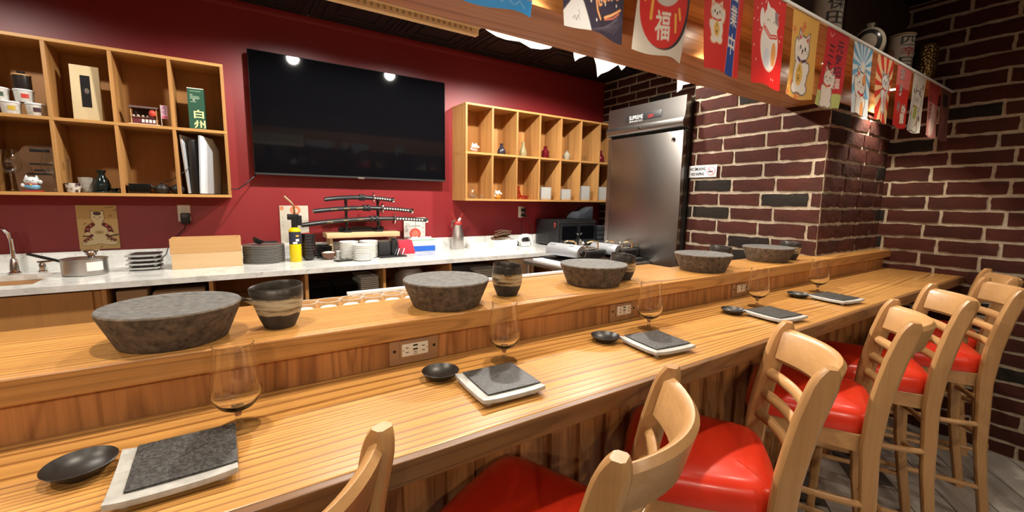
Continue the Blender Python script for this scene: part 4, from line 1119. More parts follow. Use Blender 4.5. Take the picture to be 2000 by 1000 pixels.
# ------------------------------------------------------------------ counter-top oven and the things around it
ov = thing('countertop_oven', 'black double door oven at the end of the worktop', 'oven', (0, 0, 0))
ox0, ox1, oy0, oy1, oz0, oz1 = 2.66, 3.165, 3.235, 3.60, ZG, ZG + 0.265
MB().box(ox0, ox1, oy0, oy1, oz0 + 0.012, oz1).build('body', BLACK, ov, bevel=0.008)
b = MB()
for k in range(8):
    for s in (0.06, 0.20): b.box(ox0 - 0.0015, ox0 + 0.001, oy0 + s, oy0 + s + 0.11, oz0 + 0.04 + k * 0.024, oz0 + 0.048 + k * 0.024)
b.build('side_vents', SLOT, ov, smooth=0)
for s in (0, 1):
    xa = ox0 + 0.02 + s * 0.232
    MB().box(xa, xa + 0.228, oy0 - 0.014, oy0 - 0.001, oz0 + 0.04, oz1 - 0.035).build('oven_door', BLACK, ov, bevel=0.003)
    dr = MB().box(xa + 0.018, xa + 0.21, oy0 - 0.0155, oy0 - 0.013, oz0 + 0.07, oz1 - 0.06).build('window', GLOSS, ov, smooth=0)
    hx = ox0 + 0.25 + (0.012 if s else -0.012)
    b = MB(); b.tube([(hx, oy0 - 0.03, oz0 + 0.12), (hx + (0.02 if s else -0.02), oy0 - 0.03, oz0 + 0.135)], 0.006, 8); b.build('handle', STEEL, ov)
MB().box(ox0 + 0.01, ox1 - 0.01, oy0 - 0.012, oy0 - 0.001, oz1 - 0.03, oz1 - 0.024).build('chrome_strip', STEEL, ov, smooth=0)
for dx in (0.03, 0.45):
    for dy in (0.03, 0.31): MB().box(ox0 + dx, ox0 + dx + 0.03, oy0 + dy, oy0 + dy + 0.03, oz0, oz0 + 0.013).build('foot', BLACK_M, ov, smooth=0)
b = MB(); path = [(0.016 * math.cos(a), 0.0, 0.022 * math.sin(a)) for a in np.linspace(0.3, 2 * math.pi - 0.3, 18)]
b.tube(path, 0.004, 8, up=(0, 1, 0)); o = simple('red_hook', 'red plastic hook hanging on the oven side', 'hook', b, REDP); o.location = (ox0 - 0.006, oy0 + 0.05, oz1 - 0.05); o.rotation_euler = (0, 0, 1.2)
GREYP = new_mat('grey_blue_plastic', (0.045, 0.05, 0.06), 0.25)
b = MB(); b.prism([(-0.10, 0), (0.12, 0), (0.12, 0.135), (0.06, 0.115), (0.02, 0.085), (-0.07, 0.075), (-0.10, 0.03)], 'Y', -0.10, 0.08)
o = simple('storage_bag', 'glossy dark grey bag lying on the black oven', 'bag', b, GREYP, bevel=0.012); o.location = (3.08, 3.42, ZG + 0.266)
stack_of(sq_plate(0.17, 0.20, 0.05), GREYP, 'storage_basket', 'basket', 'grey baskets by the oven', 3.27, 3.33, ZG, 4, 0.048, lambda k: tier(k, 4) + ' the grey basket stack between the oven and the fridge', smooth=0)

# ------------------------------------------------------------------ island with two gas stoves
isl = thing('steel_table', 'steel prep table carrying the portable gas stoves', 'table', (0, 0, 0))
ZI = H - 0.482
MB().box(1.95, 2.78, 2.22, 2.80, ZI - 0.035, ZI).build('table_top', STEEL, isl, bevel=0.003)
for x in (1.98, 2.74):
    for y in (2.25, 2.77):
        b = MB(); b.tube([(x, y, 0.12), (x, y, ZI - 0.034)], 0.018, 12); b.build('leg', STEEL, isl)
simple('black_tray', 'wide black tray under the front gas stove', 'tray', MB().prism([(2.07, 0.025), (2.09, 0.0), (2.43, 0.0), (2.45, 0.025)], 'Y', 2.30, 2.74), BLACK_M, smooth=0).location = (0, 0, ZI)
simple('black_tray', 'black tray under the gas stove nearest the fridge', 'tray', MB().prism([(2.46, 0.025), (2.48, 0.0), (2.75, 0.0), (2.77, 0.025)], 'Y', 2.26, 2.74), BLACK_M, smooth=0).location = (0, 0, ZI)
SILV = new_mat('silver_enamel', (0.36, 0.38, 0.40), 0.35, 0.3)
def make_stove(label):
    t = thing('gas_stove', label, 'stove', (0, 0, 0), 0, 'portable gas stoves')
    MB().box(-0.085, 0.165, -0.13, 0.13, 0.006, 0.062).build('body', CHAR, t, bevel=0.005)
    b = MB()
    for k in range(10): b.box(-0.02 + 0.016 * k, -0.012 + 0.016 * k, -0.1315, -0.129, 0.02, 0.048)
    b.build('vents', SLOT, t, smooth=0)
    secs = []
    for y in (-0.14, -0.13, 0.13, 0.14):
        r = 0.052 if abs(y) < 0.135 else 0.047
        secs.append([(-0.122 + r * math.cos(a), y, 0.055 + r * math.sin(a)) for a in np.linspace(-0.5, math.pi + 0.5, 15)])
    b = MB(); b.sweep(secs); cover = b.build('cylinder_cover', SILV, t, smooth=50)
    b = MB()
    for y in (-0.045, 0.045): b.tube([(-0.122 + 0.0525 * math.cos(a), y, 0.055 + 0.0525 * math.sin(a)) for a in np.linspace(0.2, math.pi - 0.2, 12)], 0.0016, 6, up=(0, 1, 0))
    b.build('cover_rib', SILV, cover)
    b = MB()
    for y0 in (-0.10, 0.07):
        for k in range(5):
            a = 2.2; b.box(-0.122 + 0.0515 * math.cos(a) - 0.002, -0.122 + 0.0515 * math.cos(a), y0 + k * 0.009, y0 + k * 0.009 + 0.003, 0.075, 0.100)
    b.build('cover_slots', SLOT, cover, smooth=0)
    b = MB(); b.lathe([(0, 0), (0.020, 0), (0.018, 0.016), (0, 0.018)], 20); b.build('knob', BLACK, t, loc=(-0.122, -0.140, 0.055), rot=(math.pi / 2, 0, 0))
    b = MB(); b.lathe([(0.085, 0.062), (0.098, 0.064), (0.102, 0.07), (0.098, 0.072), (0.07, 0.066), (0.0, 0.065)], 32, (0.05, 0, 0)); b.build('drip_pan', STEEL, t)
    b = MB(); b.lathe([(0, 0.065), (0.03, 0.066), (0.034, 0.078), (0.028, 0.084), (0, 0.086)], 24, (0.05, 0, 0)); b.build('burner', STEEL, t)
    for k in range(4):
        a = math.pi / 4 + k * math.pi / 2; c, s = math.cos(a), math.sin(a)
        b = MB(); b.tube([(0.05 + 0.115 * c, 0.115 * s, 0.064), (0.05 + 0.115 * c, 0.115 * s, 0.108), (0.05 + 0.10 * c, 0.10 * s, 0.116), (0.05 + 0.06 * c, 0.06 * s, 0.114), (0.05 + 0.04 * c, 0.04 * s, 0.104), (0.05 + 0.04 * c, 0.04 * s, 0.066)], 0.006, 6); b.build('pan_support', BRASS if k % 2 else STEEL, t)
    return t
st = make_stove('silver portable gas stove nearer the camera on the steel table'); st.location = (2.250, 2.50, ZI + 0.0255); st.rotation_euler = (0, 0, 0.16); st.scale = (1.12, 1.12, 1.15)
copy_tree(st, None, (2.630, 2.46, ZI + 0.0255), 0.06, 'silver portable gas stove standing beside the fridge door').scale = (0.93, 0.95, 1.05)
simple('white_tray', 'white plastic tray under the edge of the front gas stove', 'tray', MB().box(1.97, 2.06, 2.35, 2.70, ZI, ZI + 0.018), WHITE_P, bevel=0.004)
b = MB(); r_ = random.Random(4)
for k in range(10): b.ball((1.70 + r_.uniform(-0.06, 0.06), 1.62 + r_.uniform(-0.05, 0.05), H - 0.34 + r_.uniform(-0.02, 0.012)), r_.uniform(0.02, 0.035), 8, 6)
simple('plastic_bag', 'crumpled clear plastic bag at the end of the white cutting board', 'bag', b, CLEAR, smooth=20)

# ------------------------------------------------------------------ wall outlets with plugs
def wall_outlet(label, x, z, w=0.070, h=0.112):
    t = thing('wall_outlet', label, 'outlet', (x, YR, z))
    MB().box(-w/2, w/2, -0.006, 0, -h/2, h/2).build('cover_plate', IVORY, t, bevel=0.003)
    for s in (-1, 1):
        MB().box(-0.017, 0.017, -0.0085, -0.005, s * 0.021 - 0.014, s * 0.021 + 0.014).build('socket', IVORY, t, bevel=0.003)
    return t
o1 = wall_outlet('white wall outlet between the cat print and the wooden boxes', -0.268, H - 0.133)
p1 = thing('power_adapter', 'black power adapter plugged in above the wooden boxes', 'adapter', (-0.260, YR - 0.009, H - 0.16))
MB().box(-0.026, 0.026, -0.045, 0, -0.045, 0.028).build('adapter_body', BLACK, p1, bevel=0.006)
b = MB(); b.tube([(0, -0.03, -0.045), (-0.01, -0.025, -0.075), (-0.06, -0.02, -0.13), (-0.10, -0.04, -0.185), (-0.115, -0.06, -0.24), (-0.16, -0.10, -0.285)], 0.003, 6); b.build('cord', BLACK, p1)
o2 = wall_outlet('ivory wall outlet with two black plugs beside the oven', 2.492, H - 0.134)
for k, dz in enumerate((0.021, -0.030)):
    p2 = thing('power_plug', ('upper' if k == 0 else 'lower') + ' black plug in the outlet beside the oven', 'plug', (2.503, YR - 0.009, H - 0.134 + dz))
    MB().box(-0.020, 0.020, -0.035, 0, -0.018, 0.014).build('plug_body', BLACK, p2, bevel=0.005)
    b = MB(); b.tube([(0, -0.03, -0.01), (0.03 + 0.06 * k * -1, -0.04, -0.07), (0.09 - 0.12 * k, -0.045, -0.15), (0.10 - 0.14 * k, -0.05, -0.255 + 0.03 * k)], 0.003, 6); b.build('cord', BLACK, p2)
b = MB(); b.tube([(0.008, 3.37, H + 0.03), (0.05, 3.45, H + 0.035), (0.10, 3.54, H + 0.075), (0.165, 3.585, H + 0.142)], 0.004, 6)
simple('television_cable', 'thin black cable running from the left shelf to the television', 'cable', b, BLACK)
# ------------------------------------------------------------------ lettering
def font_tris(body, bold=0.0):
    cu = bpy.data.curves.new('txt', 'FONT'); cu.body = body; cu.size = 1.0; cu.offset = bold; cu.resolution_u = 4
    cu.align_x = 'CENTER'; cu.align_y = 'CENTER'; cu.fill_mode = 'FRONT'
    ob = bpy.data.objects.new('txt', cu); COL.objects.link(ob)
    dg = bpy.context.evaluated_depsgraph_get(); dg.update()
    me = bpy.data.meshes.new_from_object(ob.evaluated_get(dg))
    bpy.data.objects.remove(ob); bpy.data.curves.remove(cu)
    me.calc_loop_triangles()
    v = np.array([tuple(p.co) for p in me.vertices]).reshape(-1, 3)[:, :2]
    t = np.array([tuple(q.vertices) for q in me.loop_triangles], dtype=int).reshape(-1, 3)
    bpy.data.meshes.remove(me)
    if len(v):   # centre on the ink
        v = v - (v.min(0) + v.max(0)) / 2
    return v, t
_fc = {}
def glyphs(body, bold=0.0):
    if (body, bold) not in _fc: _fc[(body, bold)] = font_tris(body, bold)
    return _fc[(body, bold)]
def lettering(name, body, w, h, mat, parent, loc, rot, bold=0.0, depth=0.0006):
    """flat letters w x h in the local x/y plane"""
    v, t = glyphs(body, bold)
    s = (v.max(0) - v.min(0)); sx, sy = w / s[0], h / s[1]
    b = MB(); b.add([(p[0] * sx, p[1] * sy, depth) for p in v], [tuple(q) for q in t])
    o = b.build(name, mat, parent, smooth=0); o.location = loc; o.rotation_euler = rot
    return o

# ------------------------------------------------------------------ printed cloth and paper: a fine grid whose points carry the ink colour
PRINT = new_mat('printed_paper', (0.8, 0.8, 0.8), 0.55)
_a = N(PRINT, 'ShaderNodeAttribute'); _a.attribute_name = 'ink'; L(PRINT, _a.outputs['Color'], bsdf(PRINT).inputs['Base Color'])
CLOTH = bpy.data.materials.new('printed_cloth'); CLOTH.use_nodes = True
_b = bsdf(CLOTH); _b.inputs['Roughness'].default_value = 0.7
_a = N(CLOTH, 'ShaderNodeAttribute'); _a.attribute_name = 'ink'; L(CLOTH, _a.outputs['Color'], _b.inputs['Base Color'])
_t = N(CLOTH, 'ShaderNodeBsdfTranslucent'); L(CLOTH, _a.outputs['Color'], _t.inputs['Color'])
_m = N(CLOTH, 'ShaderNodeMixShader'); _m.inputs[0].default_value = 0.25
L(CLOTH, _b.outputs[0], _m.inputs[1]); L(CLOTH, _t.outputs[0], _m.inputs[2]); L(CLOTH, _m.outputs[0], CLOTH.node_tree.nodes['Material Output'].inputs['Surface'])

class Canvas:
    def __init__(s, w, h, res, col):
        s.w, s.h = w, h; s.nx = int(w * res) + 1; s.ny = int(h * res) + 1; s.ss = 3
        nx, ny = s.nx * s.ss, s.ny * s.ss
        s.X, s.Y = np.meshgrid((np.arange(nx) + 0.5) / nx * w, (np.arange(ny) + 0.5) / ny * h)
        s.a = np.zeros((ny, nx, 3)); s.a[:] = lin(col)
    def put(s, m, c): s.a[m] = lin(c)
    def ell(s, cx, cy, rx, ry, c, rot=0.0, part=None):
        x, y = s.X - cx, s.Y - cy; q = math.radians(rot)
        x, y = x * math.cos(q) + y * math.sin(q), -x * math.sin(q) + y * math.cos(q)
        m = (x / rx) ** 2 + (y / ry) ** 2 < 1
        if part is not None: m &= part
        s.put(m, c)
    def pmask(s, pts):
        m = np.zeros(s.X.shape, bool); n = len(pts)
        for i in range(n):
            x0, y0 = pts[i]; x1, y1 = pts[(i + 1) % n]
            if y0 == y1: continue
            c = ((s.Y >= min(y0, y1)) & (s.Y < max(y0, y1)) & (s.X < (x1 - x0) * (s.Y - y0) / (y1 - y0) + x0)); m ^= c
        return m
    def poly(s, pts, c): s.put(s.pmask(pts), c)
    def rect(s, x0, y0, x1, y1, c): s.put((s.X >= x0) & (s.X <= x1) & (s.Y >= y0) & (s.Y <= y1), c)
    def line(s, pts, w, c):
        m = np.zeros(s.X.shape, bool)
        for (x0, y0), (x1, y1) in zip(pts[:-1], pts[1:]):
            dx, dy = x1 - x0, y1 - y0; l2 = dx * dx + dy * dy + 1e-9
            t = np.clip(((s.X - x0) * dx + (s.Y - y0) * dy) / l2, 0, 1)
            m |= (s.X - x0 - t * dx) ** 2 + (s.Y - y0 - t * dy) ** 2 < (w / 2) ** 2
        s.put(m, c)
    def text(s, body, cx, cy, w, h, c, bold=0.01):
        v, t = glyphs(body, bold)
        if not len(v): return
        sz = v.max(0) - v.min(0); P = v / sz * np.array([w, h]) + np.array([cx, cy])
        m = np.zeros(s.X.shape, bool)
        nx, ny = s.X.shape[1], s.X.shape[0]
        for q in t:
            A, B, C_ = P[q]
            x0, x1 = min(A[0], B[0], C_[0]), max(A[0], B[0], C_[0]); y0, y1 = min(A[1], B[1], C_[1]), max(A[1], B[1], C_[1])
            i0, i1 = max(0, int(x0 / s.w * nx) - 1), min(nx, int(x1 / s.w * nx) + 2); j0, j1 = max(0, int(y0 / s.h * ny) - 1), min(ny, int(y1 / s.h * ny) + 2)
            if i1 <= i0 or j1 <= j0: continue
            X, Y = s.X[j0:j1, i0:i1], s.Y[j0:j1, i0:i1]
            d = (B[0] - A[0]) * (C_[1] - A[1]) - (B[1] - A[1]) * (C_[0] - A[0])
            if abs(d) < 1e-12: continue
            u = ((X - A[0]) * (C_[1] - A[1]) - (Y - A[1]) * (C_[0] - A[0])) / d
            w_ = ((B[0] - A[0]) * (Y - A[1]) - (B[1] - A[1]) * (X - A[0])) / d
            m[j0:j1, i0:i1] |= (u >= -0.01) & (w_ >= -0.01) & (u + w_ <= 1.01)
        s.put(m, c)
    def ink(s):
        return s.a.reshape(s.ny, s.ss, s.nx, s.ss, 3).mean((1, 3))
    def sheet(s, name, place, mat, parent=None, trim=None):
        """grid mesh; place(u,v)->xyz with u,v in 0..1 (u to the right, v up)"""
        ink = s.ink(); nx, ny = s.nx, s.ny
        vs = [place(i / (nx - 1), j / (ny - 1)) for j in range(ny) for i in range(nx)]
        fs = []
        for j in range(ny - 1):
            for i in range(nx - 1):
                if trim and not trim((i + 0.5) / (nx - 1), (j + 0.5) / (ny - 1)): continue
                a = j * nx + i; fs.append((a, a + 1, a + nx + 1, a + nx))
        me = bpy.data.meshes.new(name); me.from_pydata(vs, [], fs)
        at = me.attributes.new('ink', 'FLOAT_COLOR', 'POINT')
        at.data.foreach_set('color', np.concatenate([ink.reshape(-1, 3), np.ones((nx * ny, 1))], 1).astype(np.float32).ravel())
        me.materials.append(mat); me.polygons.foreach_set('use_smooth', [True] * len(me.polygons)); me.update()
        o = bpy.data.objects.new(name, me); COL.objects.link(o)
        if parent is not None: o.parent = parent
        return o

WHT, BLK, RD, CRM = (232, 230, 224), (28, 26, 26), (206, 32, 26), (226, 220, 205)
def neko(c, cx, cy, s, body=WHT, patch=None, face='open', paw=1, coin=None, ears=(220, 60, 50), outline=(120, 110, 100), collar=(200, 40, 40)):
    """simple beckoning cat, s = half width of the body"""
    for o in (0.10 * s, 0.0):
        k = outline if o else body
        c.ell(cx, cy, s * 0.82 + o, s * 1.05 + o, k)
        c.ell(cx - 0.45 * s, cy - 0.85 * s, s * 0.38 + o, s * 0.3 + o, k); c.ell(cx + 0.45 * s, cy - 0.85 * s, s * 0.38 + o, s * 0.3 + o, k)
        c.ell(cx + paw * 0.85 * s, cy + 1.15 * s, s * 0.25 + o, s * 0.6 + o, k, -12 * paw)
        c.ell(cx - paw * 0.7 * s, cy + 0.25 * s, s * 0.25 + o, s * 0.42 + o, k, 20 * paw)
        c.ell(cx, cy + 1.35 * s, s * 0.80 + o, s * 0.66 + o, k)
        for q in (-1, 1):
            c.poly([(cx + q * 0.72 * s + q * o, cy + 1.55 * s), (cx + q * 0.66 * s + q * o, cy + 2.3 * s + 1.5 * o), (cx + q * 0.16 * s, cy + 1.92 * s + o)], k)
    for q in (-1, 1): c.poly([(cx + q * 0.64 * s, cy + 1.75 * s), (cx + q * 0.60 * s, cy + 2.14 * s), (cx + q * 0.32 * s, cy + 1.92 * s)], ears)
    if patch: c.ell(cx + 0.42 * s, cy + 1.62 * s, s * 0.34, s * 0.32, patch); c.ell(cx + 0.5 * s, cy - 0.1 * s, s * 0.3, s * 0.5, patch)
    if face == 'open':
        for q in (-1, 1): c.ell(cx + q * 0.34 * s, cy + 1.42 * s, 0.085 * s, 0.13 * s, BLK)
        c.ell(cx, cy + 1.28 * s, 0.10 * s, 0.10 * s, BLK)
    else:
        for q in (-1, 1): c.line([(cx + q * 0.48 * s, cy + 1.36 * s), (cx + q * 0.34 * s, cy + 1.48 * s), (cx + q * 0.20 * s, cy + 1.36 * s)], 0.07 * s, (90, 80, 75))
    c.line([(cx - 0.14 * s, cy + 1.12 * s), (cx, cy + 1.18 * s), (cx + 0.14 * s, cy + 1.12 * s)], 0.05 * s, (150, 60, 50))
    for q in (-1, 1):
        for d in (0.0, 0.12): c.line([(cx + q * 0.5 * s, cy + (1.18 + d) * s), (cx + q * 0.76 * s, cy + (1.2 + 1.4 * d) * s)], 0.04 * s, (150, 140, 130))
    c.line([(cx - 0.52 * s, cy + 0.80 * s), (cx, cy + 0.66 * s), (cx + 0.52 * s, cy + 0.80 * s)], 0.17 * s, collar)
    c.ell(cx, cy + 0.60 * s, 0.11 * s, 0.11 * s, (214, 170, 60))
    if coin:
        c.ell(cx - 0.05 * s, cy - 0.05 * s, 0.42 * s, 0.62 * s, (228, 186, 92))
        for i, ch in enumerate(coin): c.text(ch, cx - 0.05 * s, cy + (0.28 - 0.52 * i) * s, 0.42 * s, 0.42 * s, BLK, 0.01)

FW, FH = 21.3, 30.6; RES = 4.6
def art_wave_blue(c):
    c.rect(0, 0, FW, FH, (58, 152, 224))
    c.poly([(6, 30.6), (6, 9), (9, 6.6), (14, 4.6), (18, 4.0), (21.3, 3.6), (21.3, 30.6)], (66, 158, 228))
    c.poly([(9, 30.6), (10, 7), (14, 5), (18, 4.3), (21.3, 5.0), (21.3, 30.6)], (226, 232, 238))
    for k in range(6): c.line([(10 + k, 9 + k), (14 + k, 6 + k), (21, 6.2 + k)], 0.22, (70, 90, 150))
    c.poly([(17, 4.2), (19.5, 3.2), (21.3, 3.6), (21.3, 4.6)], (240, 160, 110)); c.poly([(16.6, 4.4), (17.6, 3.0), (18.2, 4.3)], WHT)
    for x, y in ((9, 3.4), (14, 2.0), (5, 5), (17.5, 1.8)): c.line([(x - 1.4, y - 0.5), (x, y + 0.5), (x + 1.6, y - 0.6)], 0.14, (160, 205, 240))
def art_night_wave(c):
    c.rect(0, 0, FW, FH, (52, 46, 62))
    r = random.Random(1)
    for k in range(60): c.ell(r.uniform(0, FW), r.uniform(2, FH), 0.24, 0.34, (224, 220, 214))
    c.rect(11.5, 0, FW, 5, (46, 40, 54))
    for k in range(9): c.line([(8 + k * 1.2, 0.2 + 0.2 * k), (13 + k, 1.6 + 0.5 * k), (19, 5.5 + 0.3 * k)], 0.12, (92, 84, 96))
    OR = (232, 164, 108)
    c.line([(12, 14), (10.5, 9), (10.2, 7.5), (10.8, 5.0), (12, 3.4)], 0.55, OR)
    for k, (x, y) in enumerate(((11, 7.4), (12.6, 8.6), (14.2, 9.6), (16.0, 10.6), (17.8, 11.0))):
        c.line([(x - 0.6, y + 0.8), (x, y), (x + 0.5, y - 0.9), (x + 1.2, y - 0.5)], 0.55, OR)
    c.line([(11.5, 8), (14, 11), (17, 12.5), (20, 12)], 0.9, OR); c.line([(12.3, 8), (14.8, 10.6), (17, 11.6)], 0.5, (160, 70, 50))
    c.line([(13.6, 4.2), (16.5, 5.8), (20, 8.2)], 0.5, OR); c.line([(13.8, 3.8), (17, 5.2), (19.6, 7.2)], 0.3, (206, 110, 84))
    c.poly([(0, 0), (0, 3.4), (2.2, 6.0), (3.2, 8.2), (4.2, 8.3), (6.0, 6.4), (8.6, 0)], (214, 214, 216))
    c.line([(2.6, 2.2), (3.2, 3.0), (3.6, 2.0), (4.2, 3.2), (4.6, 2.2)], 0.12, (60, 60, 66)); c.line([(4.4, 4.4), (4.7, 3.4)], 0.12, (60, 60, 66))
def art_daruma(c):
    c.rect(0, 0, FW, FH, (214, 208, 196))
    c.ell(11.3, 14.2, 10.2, 12.6, (48, 44, 48)); c.ell(10.6, 14.4, 9.6, 12.4, (206, 40, 34))
    c.ell(11.0, 21.0, 6.4, 7.6, (200, 194, 186))
    c.poly([(4.6, 24.5), (5.0, 19.4), (7.2, 18.4), (8.4, 20.4), (9.6, 23)], BLK); c.poly([(13.4, 19.2), (17.6, 18.4), (17.4, 17.0), (15.6, 16.0), (14.2, 17.0)], BLK)
    for p in (((3.4, 16.8), (3.2, 13.6)), ((6.2, 14.2), (6.0, 9.6)), ((15.2, 11.6), (15.8, 7.2)), ((16.6, 13.4), (17.4, 11.0))): c.line(p, 0.95, (232, 172, 70))
    c.text('福', 10.4, 8.2, 5.6, 8.0, (226, 218, 206), 0.014)
def art_open(c):
    c.rect(0, 0, FW, FH, (205, 38, 30)); c.rect(13.2, 0, 18.6, FH, (232, 120, 110)); c.rect(13.5, 0, 18.3, FH, (34, 70, 150))
    for ch, y in (('営', 25.6), ('業', 18.0), ('中', 9.6)):
        c.text(ch, 15.9, y, 4.2, 6.2, WHT, 0.012)
    c.rect(8.8, 22.2, 12.4, 28.0, (238, 206, 190)); c.rect(9.2, 22.6, 12.0, 27.6, (205, 38, 30)); c.text('福', 10.6, 25.1, 2.5, 4.2, (238, 206, 190), 0.01)
    neko(c, 6.4, 12.0, 3.6, (228, 222, 212), coin='人気', ears=(220, 150, 130), outline=(226, 170, 120))
def art_calico(c):
    c.rect(0, 0, FW, FH, (202, 36, 34)); r = random.Random(6)
    for k in range(34): c.poly([(x, y), (x + 0.7, y + 0.5), (x + 0.2, y + 1.0)], (236, 190, 180)) if (x := r.uniform(0.5, 20)) and (y := r.uniform(2, 29)) else None
    c.ell(11.2, 13.2, 6.3, 8.6, (236, 190, 170)); c.ell(11.2, 13.2, 5.9, 8.2, (226, 224, 222))
    c.ell(14.4, 11.0, 1.9, 4.0, (226, 160, 96)); c.ell(9.4, 9.0, 2.2, 3.2, (206, 212, 226))
    c.ell(5.6, 21.6, 1.3, 3.2, (226, 224, 222)); c.ell(11.6, 21.6, 4.9, 4.4, (226, 222, 216))
    c.poly([(8.0, 23.4), (8.6, 27.6), (11.2, 25.4)], (226, 222, 216)); c.poly([(13.6, 25.2), (16.0, 25.2), (16.4, 20.6), (14.0, 22)], (140, 122, 124))
    c.line([(7.4, 18.6), (11, 16.2), (15.6, 17.2)], 1.5, (206, 60, 46)); c.line([(7.4, 18.6), (11, 16.2), (15.6, 17.2)], 0.3, WHT)
    for q in (9.6, 13.6): c.line([(q - 0.9, 21.2), (q, 21.9), (q + 0.9, 21.2)], 0.25, (110, 90, 90))
def art_yellow(c):
    c.rect(0, 0, FW, FH, (212, 166, 84)); r = random.Random(8)
    for k in range(10):
        x, y = r.uniform(0, 20), r.choice((r.uniform(0, 5), r.uniform(20, 28)))
        for a in range(5): c.line([(x, y), (x + 1.3 * math.cos(a * 1.25), y + 1.3 * math.sin(a * 1.25))], 0.6, (206, 110, 70))
    neko(c, 10.8, 9.4, 6.3, (228, 222, 214), coin='人気', ears=(196, 60, 56), collar=(70, 46, 80), paw=-1)
def art_crimson(c):
    c.rect(0, 0, FW, FH, (196, 40, 46)); c.rect(0, 0, FW, 6, (188, 196, 120))
    for i, ch in enumerate('三太'): c.text(ch, 6.8, 22.0 - 5.4 * i, 5.4, 4.4, (40, 24, 30), 0.015)
    for i, ch in enumerate('元気招福'): c.text(ch, 14.6, 24.6 - 4.8 * i, 6.0, 4.4, (44, 26, 46) if i < 3 else (232, 214, 206), 0.015)
    neko(c, 8.2, 5.6, 4.6, (226, 216, 206), face='closed', coin=None)
    c.line([(3, 28), (5, 27), (7, 28.6)], 0.5, (230, 150, 140))
def art_bluesun(c):
    c.rect(0, 0, FW, FH, (108, 168, 206)); cx, cy = 11, 20.5
    an = np.arctan2(c.Y - cy, c.X - cx); c.put((np.floor(an / (math.pi / 14)) % 2 == 0) & (c.Y > 8), (214, 226, 232)); c.ell(cx, cy, 2.4, 2.4, (226, 224, 214))
    c.rect(0, 0, FW, 8, (206, 214, 218)); neko(c, 10.4, 3.6, 7.0, (226, 222, 216), face='closed', patch=(222, 150, 84), paw=-1)
def art_redsun(c):
    c.rect(0, 0, FW, FH, (204, 52, 36)); cx, cy = 11, 16
    an = np.arctan2(c.Y - cy, c.X - cx); c.put(np.floor(an / (math.pi / 12)) % 2 == 0, (230, 190, 140))
    neko(c, 11.4, 10.4, 5.6, (218, 216, 216), ears=(60, 50, 60)); c.ell(11.6, 9.6, 2.6, 3.6, (206, 60, 60)); c.ell(11.6, 9.6, 2.2, 3.2, (224, 206, 200)); c.text('福', 11.6, 9.6, 2.8, 4.2, (190, 50, 50), 0.01)
def art_invite(c):
    c.rect(0, 0, FW, FH, (204, 42, 32)); c.rect(0, 20, FW, FH, (214, 110, 104))
    for ch, y in (('招', 26.0), ('財', 18.4), ('中', 9.6)):
        c.text(ch, 8.0, y, 7.0, 6.0, (240, 226, 220), 0.035); c.text(ch, 8.0, y, 6.8, 5.8, (52, 26, 44), 0.006)
    neko(c, 16.4, 6.0, 2.9, (226, 206, 190))
def art_white(c):
    c.rect(0, 0, FW, FH, (216, 214, 204)); neko(c, 11, 8.6, 6.6, (224, 222, 214), coin=None, ears=(60, 44, 50), collar=(196, 54, 50)); c.ell(11.4, 11.2, 3.2, 3.8, (166, 180, 96))
    for x, y in ((4, 21), (18, 25), (3, 9), (18, 8)): c.ell(x, y, 0.7, 1.6, (70, 56, 52), 20)
    c.line([(14, 4), (16, 7), (15, 9)], 0.9, (196, 150, 90))
def art_pink(c):
    c.rect(0, 0, FW, FH, (164, 110, 104)); c.rect(0, 19, FW, FH, (150, 56, 50)); c.ell(13, 10, 6, 9, (190, 160, 150))
    for i in range(6): c.ell(5, 22 - 2.4 * i, 1.6, 0.9, (90, 50, 50))
def art_rose(c):
    c.rect(0, 0, FW, FH, (120, 74, 68)); c.rect(4, 20, 16, 27, (46, 34, 34)); c.ell(11, 12, 4, 5, (150, 96, 86)); c.ell(11, 12, 3, 4, (120, 74, 68)); c.text('福', 11, 12, 5, 6, (156, 104, 94), 0.01)
ARTS = [(0.393, art_wave_blue, 'bright blue flag with a white wave'), (0.667, art_night_wave, 'dark indigo flag with an orange wave and a white mountain'),
        (0.949, art_daruma, 'cream flag with a big red round doll'), (1.218, art_open, 'red flag with a blue lettered strip and a small cat'),
        (1.490, art_calico, 'red flag with a tall calico cat'), (1.758, art_yellow, 'mustard yellow flag with a white cat'),
        (2.045, art_crimson, 'crimson flag with dark lettering over a green foot'), (2.310, art_bluesun, 'pale blue sunburst flag with a smiling cat'),
        (2.590, art_redsun, 'red and cream sunburst flag'), (2.862, art_invite, 'red flag with pink top and dark lettering'),
        (3.112, art_white, 'white flag with a long cat and green bib'), (3.382, art_pink, 'dull pink flag with a dark red top'), (3.625, art_rose, 'brownish rose flag nearest the brick wall')]
for i, (x, fn, lb) in enumerate(ARTS):
    c = Canvas(FW, FH, RES, WHT); fn(c); rr = random.Random(i)
    ph = rr.uniform(0, 6); amp = rr.uniform(0.004, 0.010); lean = rr.uniform(-0.02, 0.012); narrow = rr.uniform(0.05, 0.14)
    def place(u, v, x=x, ph=ph, amp=amp, lean=lean, narrow=narrow):
        d = 1 - v
        w = 0.213 * (1 - narrow * d * 0.6)
        return (x + 0.1065 + (u - 0.5) * w + lean * d, 0.834 + amp * d * math.sin(ph + 5 * u + 2.5 * d) - 0.012 * d * math.sin(ph), H + 0.712 - 0.306 * d - 0.004 * math.sin(ph + 7 * u) * d)
    o = c.sheet('bunting_flag', place, CLOTH)
    tag(o, lb + ' hanging from the white string', 'flag', 'flags along the string')
b = MB(); b.tube([(-1.2, 0.834, H + 0.714)] + [(x, 0.834, H + 0.714) for x in (0, 1, 2, 3)] + [(3.85, 0.834, H + 0.714)], 0.0045, 8, flat=1.7)
